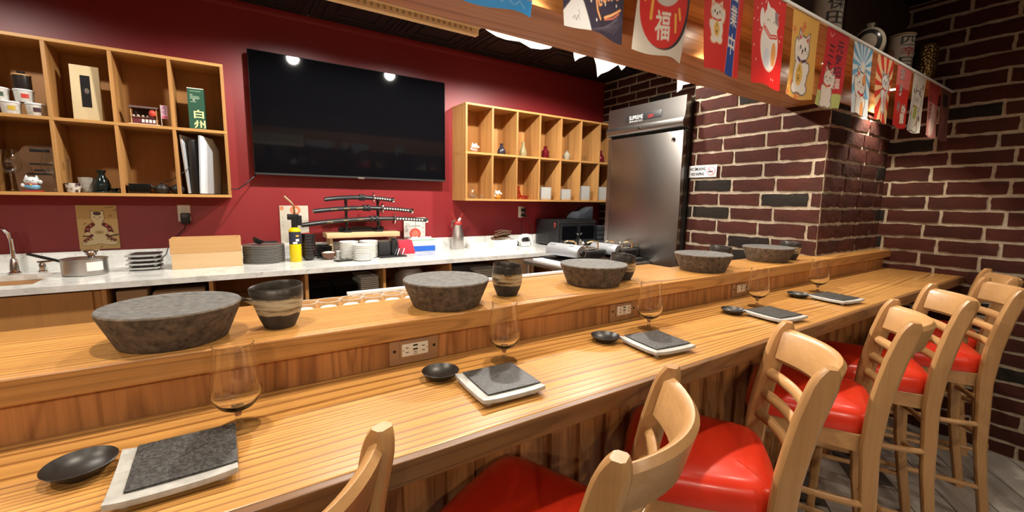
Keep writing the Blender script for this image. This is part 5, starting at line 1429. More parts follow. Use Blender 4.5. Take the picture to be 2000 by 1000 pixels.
tag(b.build('bunting_string', PAPER, None), 'long white string carrying the row of printed flags', 'string')

# flags and cloth hanging on the kitchen side of the beam
def back_flag(name, label, outline, y, top=0.66, col=(206, 206, 204), cat='flag', mat=None):
    """outline: lower edge, left to right"""
    n = len(outline); vs = []; fs = []
    m = 6
    for (x, z) in outline:
        for j in range(m + 1):
            s = j / m; vs.append((x, y + 0.006 * math.sin(9 * x + 3 * s), H + z + (top - z) * s))
    for i in range(n - 1):
        for j in range(m):
            a = i * (m + 1) + j; fs.append((a, a + m + 1, a + m + 2, a + 1))
    b = MB(); b.add(vs, fs); o = b.build(name, mat or PAPER, None, smooth=60)
    return tag(o, label, cat, 'cloths behind the beam')
BACKCLOTH = speckle('pale_flag_back', (0.78, 0.79, 0.80), (0.62, 0.67, 0.74), 0.7, 30, 0.35, 0.6, 0.0)
_t = N(BACKCLOTH, 'ShaderNodeBsdfTranslucent'); _t.inputs['Color'].default_value = (0.8, 0.82, 0.84, 1)
_m = N(BACKCLOTH, 'ShaderNodeMixShader'); _m.inputs[0].default_value = 0.5
L(BACKCLOTH, bsdf(BACKCLOTH).outputs[0], _m.inputs[1]); L(BACKCLOTH, _t.outputs[0], _m.inputs[2]); L(BACKCLOTH, _m.outputs[0], BACKCLOTH.node_tree.nodes['Material Output'].inputs['Surface'])
back_flag('bunting_flag', 'long pale flag edge peeking below the beam beside the cream cloth', [(0.79, 0.598), (0.80, 0.592), (0.84, 0.581), (0.882, 0.578), (0.942, 0.583), (0.992, 0.569), (1.038, 0.573), (1.08, 0.584), (1.10, 0.60)], 1.40, mat=BACKCLOTH)
back_flag('bunting_flag', 'small white flag corner peeking below the beam above the shelf', [(1.195, 0.60), (1.20, 0.574), (1.207, 0.558), (1.228, 0.573), (1.267, 0.59), (1.28, 0.60)], 1.40, mat=BACKCLOTH)
back_flag('bunting_flag', 'bright white crumpled flag tip hanging lowest behind the beam', [(1.308, 0.60), (1.327, 0.564), (1.337, 0.518), (1.359, 0.535), (1.403, 0.554), (1.461, 0.589), (1.466, 0.592), (1.488, 0.573), (1.51, 0.589), (1.52, 0.60)], 1.40, mat=BACKCLOTH)
back_flag('bunting_flag', 'white flag tip hanging in front of the fridge top', [(1.868, 0.60), (1.872, 0.531), (1.908, 0.552), (1.916, 0.573), (1.971, 0.589), (1.98, 0.60)], 1.40, mat=BACKCLOTH)
CREAMC = new_mat('cream_cloth', (0.80, 0.68, 0.48), 0.8)
cl = thing('rolled_blind', 'cream rolled blind with ribbed band behind the beam', 'blind', (0, 0, 0))
MB().box(-1.2, 0.766, 1.40, 1.425, H + 0.566, H + 0.60).build('lower_band', CREAMC, cl, bevel=0.004)
MB().box(-1.2, 0.766, 1.37, 1.40, H + 0.585, H + 0.70).build('backing', new_mat('cream_light', (0.66, 0.58, 0.42), 0.8), cl, bevel=0.003)
b = MB()
for k in range(60): b.box(-0.45 + 0.02 * k, -0.443 + 0.02 * k, 1.398, 1.404, H + 0.575, H + 0.70)
b.build('ribs', new_mat('cream_rib', (0.42, 0.34, 0.22), 0.8), cl, smooth=0)

# ------------------------------------------------------------------ barrels on the display board
ZD = H + 0.727
def barrel(label, x, y, r, h, chars, cols, seal, rz):
    t = thing('sake_barrel', label, 'barrel', (x, y, ZD), rz)
    c = Canvas(24, 20, 3.4, (196, 190, 178))
    for i, (ch, k) in enumerate(zip(chars, cols)): c.text(ch, 12, 16.6 - 5.6 * i, 5.6, 5.0, k, 0.012)
    if seal:
        c.ell(5.5, 10, 2.2, 3.4, (176, 60, 52)); c.ell(5.5, 10, 1.8, 3.0, (196, 190, 178)); c.text(seal, 5.5, 10, 2.4, 4.0, (176, 60, 52), 0.0)
    def place(u, v):
        a = -math.pi / 2 + (u - 0.5) * 2 * math.pi * 0.999
        return (r * 1.003 * math.cos(a), r * 1.003 * math.sin(a), h * (0.10 + 0.84 * v))
    c.sheet('wrapper', place, PRINT, t)
    b = MB(); b.lathe([(0, 0), (r * 0.92, 0), (r * 0.95, h * 0.10), (r * 0.99, h * 0.11), (r * 0.99, h * 0.93), (r * 0.9, h), (0, h * 1.01)], 32); b.build('body', new_mat('straw', (0.32, 0.28, 0.2), 0.9), t)
    for zz in (0.08, 0.97):
        b = MB(); b.tube([(r * 1.02 * math.cos(a), r * 1.02 * math.sin(a), h * zz) for a in np.linspace(0, 2 * math.pi, 33)], 0.004, 6, cap=False); b.build('rope', new_mat('rope', (0.45, 0.36, 0.22), 0.9), t)
    return t
barrel('tall white sake barrel with black lettering on the board above the flags', 2.30, 0.945, 0.057, 0.26, '久保田', (BLK, BLK, BLK), '', math.radians(-30))
barrel('small white sake barrel with red seal beside the gold jar on the board', 3.27, 0.950, 0.057, 0.235, '四辛日', (BLK, (170, 40, 40), BLK), '福', math.radians(-35))
STRIPE = new_mat('striped_glaze', (0.5, 0.45, 0.36), 0.25)
_v = coords(STRIPE, 'Object', (27, 0, 0)); _n = N(STRIPE, 'ShaderNodeSeparateXYZ'); L(STRIPE, _v, _n.inputs[0])
L(STRIPE, ramp(STRIPE, math_(STRIPE, 'FRACT', _n.outputs[0]), [(0.0, (0.42, 0.38, 0.30)), (0.55, (0.42, 0.38, 0.30)), (0.60, (0.03, 0.03, 0.03)), (0.95, (0.03, 0.03, 0.03)), (1.0, (0.42, 0.38, 0.30))]), bsdf(STRIPE).inputs['Base Color'])
sj = thing('striped_jar', 'round black and cream striped jar between the two barrels', 'jar', (2.79, 0.945, ZD), math.radians(15))
b = MB(); b.ball((0, 0, 0.085), 0.072, 32, 20, sc=(0.85, 1, 1.18)); b.build('body', STRIPE, sj)
b = MB(); b.lathe([(0.035, 0.0), (0.045, 0.0), (0.040, 0.012), (0.03, 0.014)], 24); b.build('foot', STRIPE, sj)
b = MB(); b.lathe([(0.02, 0.165), (0.024, 0.185), (0.020, 0.185), (0.016, 0.166)], 20); b.build('neck', STRIPE, sj)
GOLDF = new_mat('gold_foil', (0.32, 0.21, 0.08), 0.25, 0.9)
_v = coords(GOLDF); _n = N(GOLDF, 'ShaderNodeTexVoronoi'); L(GOLDF, _v, _n.inputs['Vector']); _n.inputs['Scale'].default_value = 75; bump(GOLDF, _n.outputs['Distance'], 0.9, 0.006)
b = MB(); b.lathe([(0, 0), (0.036, 0), (0.048, 0.05), (0.058, 0.11), (0.057, 0.20), (0.050, 0.245), (0.046, 0.245), (0.052, 0.20), (0.05, 0.11), (0, 0.02)], 36)
o = b.build('gold_jar', GOLDF, None); o.location = (3.645, 0.93, ZD); tag(o, 'crinkled gold jar at the wall end of the display board', 'jar')

# ------------------------------------------------------------------ prints on the red wall
def wall_sheet(name, label, c, x0, x1, z0, z1, y, cat='print'):
    t = thing(name, label, cat, (0, 0, 0))
    MB().box(x0, x1, y + 0.0008, y + 0.004, z0, z1).build('board', BEIGE, t, smooth=0)
    c.sheet('printed_face', lambda u, v: (x0 + (x1 - x0) * u, y, z0 + (z1 - z0) * v), PRINT, t)
c = Canvas(18.7, 27, 4.5, (206, 178, 120))
DK = (96, 70, 52); BD = (222, 208, 164)
c.rect(0, 18.6, 18.7, 27, (186, 152, 92))
for o in (0.28, 0.0):
    k = DK if o else BD
    c.ell(9.5, 10.5, 4.0 + o, 7.2 + o, k); c.ell(9.4, 19.4, 3.0 + o, 3.3 + o, k)
    for q in (-1, 1):
        c.poly([(9.4 + q * (2.9 + o), 20.2), (9.4 + q * (2.7 + o), 23.6 + 2 * o), (9.4 + q * (0.9 - o), 22.2 + o)], k)
        c.ell(9.5 + q * 3.6, 4.2, 4.6 + o, 1.5 + o, k, q * -10)
for q in (-1, 1):
    c.line([(9.5 + q * 2.6, 15.2), (9.5 + q * 4.8, 13.4), (9.5 + q * 5.6, 10.8)], 2.3, (120, 44, 38))
    for i, (x, y) in enumerate(((2.5, 15.0), (3.6, 14.6), (4.6, 13.6), (5.0, 12.4), (5.5, 11.2))): c.ell(9.5 + q * x, y, 0.55, 0.55, (196, 110, 84) if i % 2 else (60, 36, 36))
    c.ell(9.5 + q * 5.2, 9.6, 1.2, 1.0, BD)
    c.line([(9.5 + q * 3.4, 8.6), (9.5 + q * 5.6, 6.2), (9.5 + q * 6.8, 5.4)], 1.5, (104, 46, 44))
    for x, y in ((3.8, 8.0), (4.8, 7.0), (6.0, 5.9)): c.ell(9.5 + q * x, y, 0.4, 0.4, (188, 120, 96))
c.ell(9.4, 21.8, 1.9, 1.0, (70, 44, 54)); c.line([(7.6, 19.8), (8.6, 19.6)], 0.35, DK); c.line([(10.2, 19.6), (11.2, 19.8)], 0.35, DK); c.line([(9.1, 18.5), (9.7, 18.5)], 0.3, (150, 70, 60))
c.ell(9.6, 10.4, 2.4, 1.4, (200, 180, 130)); c.line([(8.6, 10.4), (9.0, 10.6), (9.4, 10.3), (10.2, 10.5), (10.8, 10.4)], 0.4, DK)
c.line([(2.2, 8.2), (6.0, 8.0)], 0.7, (62, 40, 36)); c.line([(13.2, 7.8), (18.2, 8.8)], 0.8, (62, 40, 36))
for x, y in ((3.4, 15.6), (15.2, 20.4), (16.6, 5.6), (15.0, 5.2), (3.0, 4.2), (17.6, 24.0), (9.8, 1.4)): c.line([(x - .6, y - .5), (x + .4, y + .6), (x + .7, y - .3)], 0.3, (104, 60, 50))
c.line([(13, 25.4), (17, 25.8)], 0.3, (80, 60, 44))
wall_sheet('wall_print', 'aged cream print of a seated cat on the red wall', c, -0.793, -0.607, H - 0.355, H - 0.083, YR - 0.006)
c = Canvas(19.5, 28.5, 4, (202, 196, 180)); c.ell(10.6, 25.0, 3.6, 3.4, (206, 120, 84)); c.ell(10.6, 24.6, 1.8, 1.8, (214, 190, 160)); c.ell(1.6, 26.4, 1.4, 1.6, (208, 130, 90))
for y in (20, 17, 14): c.line([(1.8, y), (2.2, y - 1.4)], 0.25, (120, 110, 100))
wall_sheet('wall_print', 'pale print with an orange sun behind the yellow torch', c, 0.301, 0.496, H - 0.365, H - 0.080, YR - 0.006)
c = Canvas(20, 18.5, 5, (206, 202, 196)); c.ell(10.4, 4.4, 5.2, 4.6, (206, 76, 58)); c.ell(10.4, 4.2, 3.6, 3.2, (214, 130, 110)); c.rect(0, 0, 20, 0.8, (206, 202, 196))
c.line([(10.6, 16), (10.9, 9.6)], 0.4, (60, 56, 56)); c.rect(4, 10.6, 16, 11.6, (150, 146, 142)); c.line([(2.2, 13), (5, 12.6)], 0.4, (70, 66, 66))
for i, ch in enumerate('らめん'): c.text(ch, 18.0, 13.0 - 3.4 * i, 2.0, 2.2, (70, 66, 66), 0.0)
for i, ch in enumerate('金道'): c.text(ch, 2.4, 11.0 - 3.4 * i, 2.6, 2.8, (70, 66, 66), 0.0)
wall_sheet('wall_print', 'white print with a red bowl behind the long sword grip', c, 1.245, 1.440, H - 0.365, H - 0.178, YR - 0.028)

# ------------------------------------------------------------------ signs and lettering
sg = thing('no_smoking_sign', 'small white no smoking sign on the brick wall beside the fridge', 'sign', (X1 - 0.016, 1.885, H + 0.219), 0)
MB().box(0, 0.003, -0.110, 0.110, -0.043, 0.043).build('sign_plate', WHITE_P, sg, bevel=0.0012)
RX = (math.pi / 2, 0, -math.pi / 2)
INK = new_mat('black_ink', (0.01, 0.01, 0.01), 0.5); REDI = new_mat('red_ink', (0.5, 0.02, 0.03), 0.5); WINK = new_mat('white_ink', (0.30, 0.30, 0.29), 0.5)
lettering('lettering', 'NO SMOKING', 0.124, 0.023, INK, sg, (-0.0002, 0.038, 0.018), RX, 0.03)
lettering('lettering', 'NO VAPING', 0.104, 0.023, INK, sg, (-0.0002, 0.038, -0.018), RX, 0.03)
b = MB(); b.tube([(-0.0008, -0.068 + 0.029 * math.cos(a), 0.029 * math.sin(a)) for a in np.linspace(0, 2 * math.pi, 33)], 0.0018, 6, flat=0.4, cap=False, up=(1, 0, 0)); b.tube([(-0.0008, -0.068 + 0.02, 0.02), (-0.0008, -0.068 - 0.02, -0.02)], 0.0018, 6, flat=0.4, up=(1, 0, 0)); b.build('prohibition_ring', REDI, sg)
b = MB(); b.box(-0.0008, 0.0, -0.080, -0.046, -0.005, 0.001); b.box(-0.0008, 0, -0.082, -0.050, -0.009, -0.007); b.box(-0.0008, 0, -0.058, -0.056, 0.004, 0.016); b.build('cigarette', INK, sg, smooth=0)
lettering('lettering', 'SUPREME', 0.140, 0.032, WINK, fr, (FX - 0.004, FY0 + 0.455, FZ - 0.097), RX, 0.02)
lettering('lettering', 'REFRIGERATION', 0.135, 0.013, WINK, fr, (FX - 0.004, FY0 + 0.455, FZ - 0.127), RX, 0.01)
LED = new_mat('red_led', (0.08, 0.0, 0.0), 0.5, emit=(1.0, 0.03, 0.02), es=0.9)
lettering('display_digits', 'DEF', 0.055, 0.022, LED, fr, (FX - 0.004, FY0 + 0.308, FZ - 0.106), RX, 0.01)
lettering('lettering', 'LG', 0.016, 0.007, WINK, tv, (0.882, 3.5499, H + 0.142), (math.pi / 2, 0, 0), 0.0)
# ------------------------------------------------------------------ things on the shelves
ZU, ZLO = H + 0.399, H - 0.006
def instant_cup(label, x, y, z, col):
    t = thing('noodle_cup', label, 'cup', (x, y, z), 0, 'noodle cups on the left shelf')
    b = MB(); b.lathe([(0, 0), (0.032, 0), (0.034, 0.003), (0.039, 0.058), (0, 0.058)], 28); b.build('cup_body', speckle('cup_print', (0.62, 0.61, 0.57), (0.42, 0.44, 0.42), 0.5, 90, 0.3, 0.5, 0.0), t)
    b = MB(); b.lathe([(0, 0.058), (0.041, 0.058), (0.042, 0.061), (0.040, 0.066), (0, 0.067)], 28); b.build('lid', WHITE_P, t)
    vs = []; fs = []; b = MB()
    for i in range(7):
        a = -math.pi / 2 - 0.05 + 0.75 * i / 6
        vs += [(0.0372 * math.cos(a), 0.0372 * math.sin(a), 0.020), (0.0392 * math.cos(a), 0.0392 * math.sin(a), 0.042)]
        if i: fs.append((2*i-2, 2*i, 2*i+1, 2*i-1))
    b.add(vs, fs); b.build('label_patch', new_mat('cup_label', lin(col), 0.5), t)
instant_cup('white noodle cup with a yellow label in the bottom row on the shelf', -0.945, 3.42, ZU, (190, 160, 60))
instant_cup('white noodle cup with a dark purple label in the bottom row on the shelf', -0.852, 3.42, ZU, (70, 40, 50))
instant_cup('white noodle cup with a red label under the dark jar', -0.893, 3.43, ZU + 0.068, (190, 60, 50))
instant_cup('white noodle cup at the very left edge in the top row', -0.985, 3.43, ZU + 0.068, (60, 80, 60))
jr = thing('dark_jar', 'dark jar with a wooden rim on top of the noodle cups', 'jar', (-0.895, 3.43, ZU + 0.1355))
b = MB(); b.lathe([(0, 0), (0.034, 0), (0.036, 0.005), (0.036, 0.070), (0, 0.070)], 28); b.build('body', new_mat('jar_dark', (0.02, 0.016, 0.014), 0.3), jr)
b = MB(); b.lathe([(0, 0.070), (0.037, 0.070), (0.037, 0.076), (0, 0.077)], 28); b.build('rim', HINOKI2, jr)
b = MB(); b.lathe([(0, 0.077), (0.014, 0.077), (0.016, 0.092), (0, 0.094)], 20); b.build('knob', BLACK, jr)
pf = thing('picture_frame', 'cream framed dark picture leaning in the second upper cell', 'picture frame', (-0.650, 3.44, ZU), math.radians(4)); pf.rotation_euler = (math.radians(-4), 0, math.radians(4))
MB().box(-0.0605, 0.0605, -0.014, 0.014, 0.0, 0.305).build('frame', new_mat('cream_frame', (0.62, 0.50, 0.29), 0.6), pf, bevel=0.002)
MB().box(-0.020, 0.020, -0.0155, -0.013, 0.075, 0.250).build('picture', new_mat('dark_picture', (0.012, 0.010, 0.010), 0.3), pf, smooth=0)
b = MB(); b.ball((0.004, -0.0155, 0.165), 0.010, 12, 8, sc=(1, 0.1, 1.6)); b.build('picture_figure', new_mat('figure', (0.12, 0.09, 0.07), 0.5), pf)
sl = thing('miniature_stall', 'tiny model food stall with a red lantern and pink banner', 'model', (-0.402, 3.43, ZU))
MB().box(-0.070, 0.072, -0.040, 0.045, 0, 0.006).build('base', new_mat('stall_base', (0.62, 0.52, 0.36), 0.6), sl, smooth=0)
MB().box(-0.062, 0.062, -0.022, -0.016, 0.006, 0.042).build('counter_front', new_mat('stall_red', (0.12, 0.02, 0.025), 0.5), sl, smooth=0)
MB().box(-0.064, 0.064, -0.028, 0.012, 0.042, 0.046).build('counter', new_mat('stall_wood', (0.16, 0.07, 0.04), 0.6), sl, smooth=0)
for x in (-0.058, 0.058):
    for y in (-0.024, 0.030): MB().box(x - 0.0025, x + 0.0025, y - 0.0025, y + 0.0025, 0.006, 0.098).build('post', HINOKI2, sl, smooth=0)
b = MB(); b.prism([(-0.040, 0.096), (0.0, 0.108), (0.042, 0.096), (0.042, 0.101), (0.0, 0.113), (-0.040, 0.101)], 'X', -0.066, 0.066); b.build('roof', new_mat('stall_roof', (0.14, 0.09, 0.08), 0.6), sl, smooth=0)
MB().box(-0.062, 0.062, 0.030, 0.034, 0.006, 0.098).build('back_wall', new_mat('stall_back', (0.05, 0.02, 0.02), 0.6), sl, smooth=0)
for k in range(4): MB().box(-0.012 + 0.017 * k, 0.0 + 0.017 * k, -0.0235, -0.022, 0.016, 0.034).build('price_card', PAPER, sl, smooth=0)
for k in range(4):
    b = MB(); b.ball((-0.05 + 0.022 * k, -0.012, 0.052), 0.008, 10, 6); b.build('food', new_mat('stall_food', (0.5, 0.4, 0.32), 0.6), sl)
b = MB(); b.ball((0.040, -0.034, 0.070), 0.017, 16, 10, sc=(1, 0.8, 1.2)); b.build('lantern', new_mat('lantern_red', (0.55, 0.05, 0.03), 0.5), sl)
bn = thing('miniature_banner', 'tiny pink banner on a pole beside the model stall', 'banner', (-0.322, 3.41, ZU))
b = MB(); b.tube([(0, 0, 0), (0, 0, 0.128)], 0.0018, 6); b.build('pole', WHITE_P, bn)
c = Canvas(3.0, 7.8, 14, (206, 160, 176)); c.rect(0.2, 0.2, 2.8, 1.6, (196, 90, 110))
for i, ch in enumerate('た焼'): c.text(ch, 1.5, 6.2 - 2.6 * i, 1.9, 2.1, (90, 50, 90), 0.02)
c.sheet('banner_cloth', lambda u, v: (0.002 + 0.030 * u, -0.0005, 0.048 + 0.078 * v), PRINT, bn)
wx = thing('whisky_box', 'tall green box with pale Japanese lettering on the upper shelf', 'box', (-0.144, 3.47, ZU), math.radians(-2))
MB().box(-0.0425, 0.0425, -0.0420, 0.0425, 0, 0.2545).build('carton', new_mat('green_card', lin((28, 72, 54)), 0.5), wx, bevel=0.001)
c = Canvas(8.5, 25.4, 7, (30, 76, 56)); c.rect(0, 24.9, 8.5, 25.4, (216, 220, 206)); c.rect(0.4, 0.5, 8.1, 0.7, (150, 180, 160))
c.text('白', 5.2, 9.8, 5.0, 5.2, (226, 226, 160), 0.018); c.text('州', 5.3, 3.6, 5.8, 4.8, (226, 226, 160), 0.018)
c.text('THE', 2.0, 21.2, 1.4, 0.6, (206, 212, 190), 0.01); c.text('12', 3.2, 18.1, 1.0, 0.9, (220, 222, 206), 0.03)
for k, (w, y) in enumerate(((5.6, 23.4), (4.6, 20.3), (5.0, 19.6), (4.6, 18.95), (3.0, 17.0))): c.rect(1.3, y - 0.16, 1.3 + w, y + 0.16, (150, 176, 150))
c.sheet('printed_face', lambda u, v: (-0.0425 + 0.085 * u, -0.0426, 0.2545 * v), PRINT, wx)

# lucky cats
def cat_figure(label, x, y, z, s, bodyc, lower, cush=None):
    t = thing('lucky_cat', label, 'figurine', (x, y, z), 0, 'lucky cat figurines')
    mb = new_mat('cat_body', lin(bodyc), 0.25); ml = new_mat('cat_lower', lin(lower), 0.25); gold = new_mat('cat_gold', (0.6, 0.4, 0.08), 0.3)
    zb = 0.0
    if cush:
        b = MB(); b.lathe([(0, 0), (0.9 * s, 0), (s * 1.0, 0.06 * s), (0.92 * s, 0.13 * s), (0, 0.13 * s)], 28); b.build('cushion', new_mat('cat_cushion', lin(cush), 0.6), t); zb = 0.12 * s
    b = MB(); b.ball((0, 0, zb + 0.48 * s), 0.60 * s, 24, 14, sc=(1.15, 0.95, 0.80)); b.build('body', ml, t)
    b = MB(); b.ball((0, -0.05 * s, zb + 1.15 * s), 0.62 * s, 24, 14, sc=(1.12, 0.95, 0.82)); hd_ = b.build('head', mb, t)
    for q in (-1, 1):
        b = MB(); b.lathe([(0, 0.42 * s), (0.10 * s, 0.25 * s), (0.20 * s, 0.0), (0, 0.0)], 12, (q * 0.42 * s, -0.02 * s, zb + 1.46 * s)); b.build('ear', mb, hd_)
        b = MB(); b.ball((q * 0.22 * s, -0.60 * s, zb + 1.20 * s), 0.07 * s, 8, 6, sc=(1.2, 0.5, 0.6)); b.build('eye', BLACK, hd_)
        b = MB(); b.ball((q * 0.72 * s, -0.20 * s, zb + (1.05 if q > 0 else 0.62) * s), 0.22 * s, 12, 8, sc=(1, 1, 1.2)); b.build('paw', mb, t)
    b = MB(); b.ball((0, -0.64 * s, zb + 1.08 * s), 0.05 * s, 8, 6); b.build('nose', REDP, hd_)
    b = MB(); b.tube([(0.56 * s * math.cos(a), 0.50 * s * math.sin(a) - 0.02 * s, zb + 0.78 * s) for a in np.linspace(0, 2 * math.pi, 25)], 0.06 * s, 8, cap=False); b.build('collar', new_mat('cat_collar', (0.5, 0.06, 0.04), 0.4), t)
    b = MB(); b.ball((0, -0.56 * s, zb + 0.70 * s), 0.10 * s, 10, 8); b.build('bell', gold, t)
cat_figure('blue and white lucky cat on a red cushion on the left shelf', -0.902, 3.415, ZLO, 0.046, (206, 214, 216), (110, 168, 196), (190, 50, 40))
cat_figure('white and pink lucky cat in the first upper cell of the right shelf', 1.835, 3.43, ZU, 0.046, (214, 208, 196), (206, 140, 126))
cat_figure('white and orange lucky cat in the second lower cell of the right shelf', 2.080, 3.43, ZLO, 0.046, (216, 210, 190), (222, 140, 40))

# paper bag shape and large glasses in the lower left cell
PBAG = new_mat('brown_acrylic', (0.19, 0.10, 0.05), 0.35)
bg = thing('carrier_board', 'brown bag shaped board with a handle slot behind the blue cat', 'board', (-0.885, 3.52, ZLO))
out = [(-0.10, 0), (0.10, 0), (0.115, 0.19), (0.085, 0.215), (0.06, 0.25), (0.03, 0.262), (-0.03, 0.262), (-0.06, 0.25), (-0.085, 0.215), (-0.115, 0.19)]
b = MB(); b.prism(out, 'Y', 0, 0.005); b.build('panel', PBAG, bg, smooth=0)
MB().box(-0.04, 0.04, -0.001, 0.0, 0.222, 0.240).build('handle_slot', SLOT, bg, bevel=0.0004)
for k, (w, zz) in enumerate(((0.09, 0.15), (0.06, 0.115), (0.12, 0.095))): MB().box(-w / 2, w / 2, -0.0008, 0.0, zz, zz + 0.010).build('printed_line', INK, bg, smooth=0)
def big_glass(label, x, y):
    t = thing('wine_glass', label, 'glass', (x, y, ZLO), 0, 'large glasses on the left shelf')
    b = MB(); b.lathe([(0, 0), (0.036, 0), (0.034, 0.003), (0.006, 0.007), (0, 0.008)], 32); b.build('foot', CLEAR, t)
    b = MB(); b.lathe([(0.006, 0.006), (0.0035, 0.02), (0.0035, 0.085), (0.006, 0.094), (0, 0.096)], 16); b.build('stem', GLASS, t)
    b = MB(); b.lathe([(0.004, 0.092), (0.030, 0.102), (0.046, 0.128), (0.047, 0.152), (0.038, 0.195), (0.033, 0.222), (0.032, 0.222), (0.037, 0.195), (0.046, 0.152), (0.045, 0.129), (0.029, 0.104), (0.0, 0.095)], 36); b.build('bowl', CLEAR, t)
big_glass('large clear wine glass left of the blue cat', -0.985, 3.44)
big_glass('large clear wine glass right of the blue cat', -0.822, 3.44)

# cups, flask and tray
simple('striped_cup', 'small white cup with dark stripes on the lower left shelf', 'cup', MB().lathe([(0, 0), (0.026, 0), (0.028, 0.003), (0.034, 0.052), (0.032, 0.052), (0.026, 0.006), (0, 0.005)], 28, (-0.742, 3.41, ZLO)), speckle('striped_print', (0.62, 0.58, 0.52), (0.05, 0.03, 0.03), 0.3, 26, 0.46, 0.52, 0.0))
simple('tea_cup', 'plain grey white cup behind the striped cup', 'cup', MB().lathe([(0, 0), (0.026, 0), (0.030, 0.004), (0.040, 0.088), (0.038, 0.088), (0.028, 0.008), (0, 0.006)], 28, (-0.698, 3.49, ZLO)), speckle('grey_cup', (0.42, 0.41, 0.37), (0.30, 0.29, 0.26), 0.4, 60, 0.3, 0.6, 0.1))
DGREEN = new_mat('dark_green_glaze', (0.010, 0.018, 0.017), 0.12)
tr_ = simple('serving_tray', 'dark glossy tray under the dark flask', 'tray', MB().box(-0.665, -0.515, 3.40, 3.50, ZLO, ZLO + 0.010), DGREEN, bevel=0.003)
simple('sake_flask', 'dark green glazed flask on the dark tray', 'flask', MB().lathe([(0, 0), (0.030, 0), (0.036, 0.01), (0.038, 0.035), (0.030, 0.065), (0.016, 0.088), (0.015, 0.100), (0.024, 0.120), (0.021, 0.120), (0.012, 0.10), (0, 0.095)], 32, (-0.626, 3.45, ZLO + 0.0105)), DGREEN)
for k in range(2):
    simple('sake_cup', ('left' if k == 0 else 'right') + ' small dark cup lying on the dark tray beside the flask', 'cup', MB().lathe([(0, 0), (0.014, 0), (0.021, 0.018), (0.019, 0.018), (0, 0.005)], 24, (-0.572 + 0.038 * k, 3.43, ZLO + 0.0105)), DGREEN, 'small dark sake cups')
stack_of(sq_plate(0.10, 0.11, 0.012), DPL, 'dark_plate', 'plate', 'dark plates on the lower shelf', -0.456, 3.44, ZLO, 5, 0.0115, lambda k: tier(k, 5) + ' the small dark plate stack beside the iron teapots', smooth=0)
IRON = speckle('cast_iron', (0.035, 0.032, 0.030), (0.014, 0.013, 0.012), 0.4, 120, 0.3, 0.7, 0.4, 0.002)
for k, (x, y, lb) in enumerate(((-0.352, 3.44, 'small round iron teapot beside the dark plate stack'), (-0.275, 3.455, 'small round iron teapot nearest the game console'))):
    t = thing('iron_teapot', lb, 'teapot', (x, y, ZLO), 0, 'iron teapots')
    b = MB(); b.lathe([(0, 0), (0.022, 0), (0.036, 0.014), (0.040, 0.032), (0.030, 0.050), (0, 0.054)], 28); b.build('body', IRON, t)
    b = MB(); b.lathe([(0, 0.05), (0.022, 0.052), (0.018, 0.058), (0.005, 0.060), (0.007, 0.068), (0, 0.070)], 20); b.build('lid', IRON, t)
    b = MB(); b.tube([(-0.034, 0, 0.034), (-0.05, 0, 0.044), (-0.056, 0, 0.054)], [0.008, 0.005, 0.004], 8); b.build('spout', IRON, t)

# game console: two curved white side shells around a black core
gx = thing('game_console', 'white upright game console in the lower shelf cell', 'console', (-0.135, 3.50, ZLO), math.radians(-28))
MB().box(-0.026, 0.026, -0.105, 0.105, 0.0, 0.345).build('core', BLACK, gx, bevel=0.012, bseg=3)
def shell(sgn):
    secs = []
    pts = [(-0.112, 0.006), (0.10, 0.004), (0.115, 0.17), (0.095, 0.29), (0.02, 0.358), (-0.118, 0.366)]
    b = MB(); n = len(pts)
    vs = []
    for y, z in pts:
        fl = 0.034 + 0.022 * (z / 0.36) ** 2 + 0.004 * abs(y) / 0.1
        vs.append((sgn * fl, y, z))
    for y, z in pts:
        fl = 0.030 + 0.020 * (z / 0.36) ** 2
        vs.append((sgn * fl, y, z))
    fs = [tuple(range(n)), tuple(range(n, 2 * n))[::-1]] + [(i, (i + 1) % n, n + (i + 1) % n, n + i) for i in range(n)]
    b.add(vs, fs); return b.build('side_shell', new_mat('console_white', (0.62, 0.68, 0.74), 0.35), gx, smooth=0)
shell(-1); shell(1)
MB().box(0.0358, 0.0385, -0.085, -0.079, 0.03, 0.135).build('disc_slot', new_mat('blue_black', (0.01, 0.02, 0.08), 0.3), gx, smooth=0)
b = MB(); b.tube([(-0.20, 3.40, ZLO + 0.17), (-0.24, 3.385, ZLO + 0.13), (-0.30, 3.40, ZLO + 0.085), (-0.34, 3.46, ZLO + 0.075)], 0.0022, 6)
simple('console_cable', 'thin black cable looping from the game console across the divider', 'cable', b, BLACK)

# bottles on the right shelf
def tint(name, c):
    m = bpy.data.materials.new(name); m.use_nodes = True; thin_glass(m, c); return m
def schlick(m):
    pass
def bottle(label, x, z, prof, mat, y=3.43, nm='sake_bottle'):
    return simple(nm, label, 'bottle', MB().lathe(prof, 32, (x, y, z)), mat)
RUBY = new_mat('ruby_glass', (0.10, 0.006, 0.010), 0.08, coat=0.5); SMOKE = new_mat('smoke_glass', (0.025, 0.022, 0.03), 0.06, coat=0.6)
PALEG = new_mat('pale_gold_glass', (0.45, 0.40, 0.22), 0.08, trans=0.5); FROST = new_mat('frosted_glass', (0.42, 0.38, 0.28), 0.35, trans=0.3)
bottle('dark smoky flask in the second upper cell of the right shelf', 2.118, ZU, [(0, 0), (0.034, 0), (0.040, 0.010), (0.038, 0.040), (0.018, 0.072), (0.013, 0.084), (0.018, 0.100), (0, 0.101)], SMOKE)
bottle('tall pale gold bottle in the third upper cell', 2.360, ZU, [(0, 0), (0.030, 0), (0.037, 0.015), (0.035, 0.045), (0.020, 0.085), (0.015, 0.110), (0.018, 0.132), (0, 0.133)], PALEG)
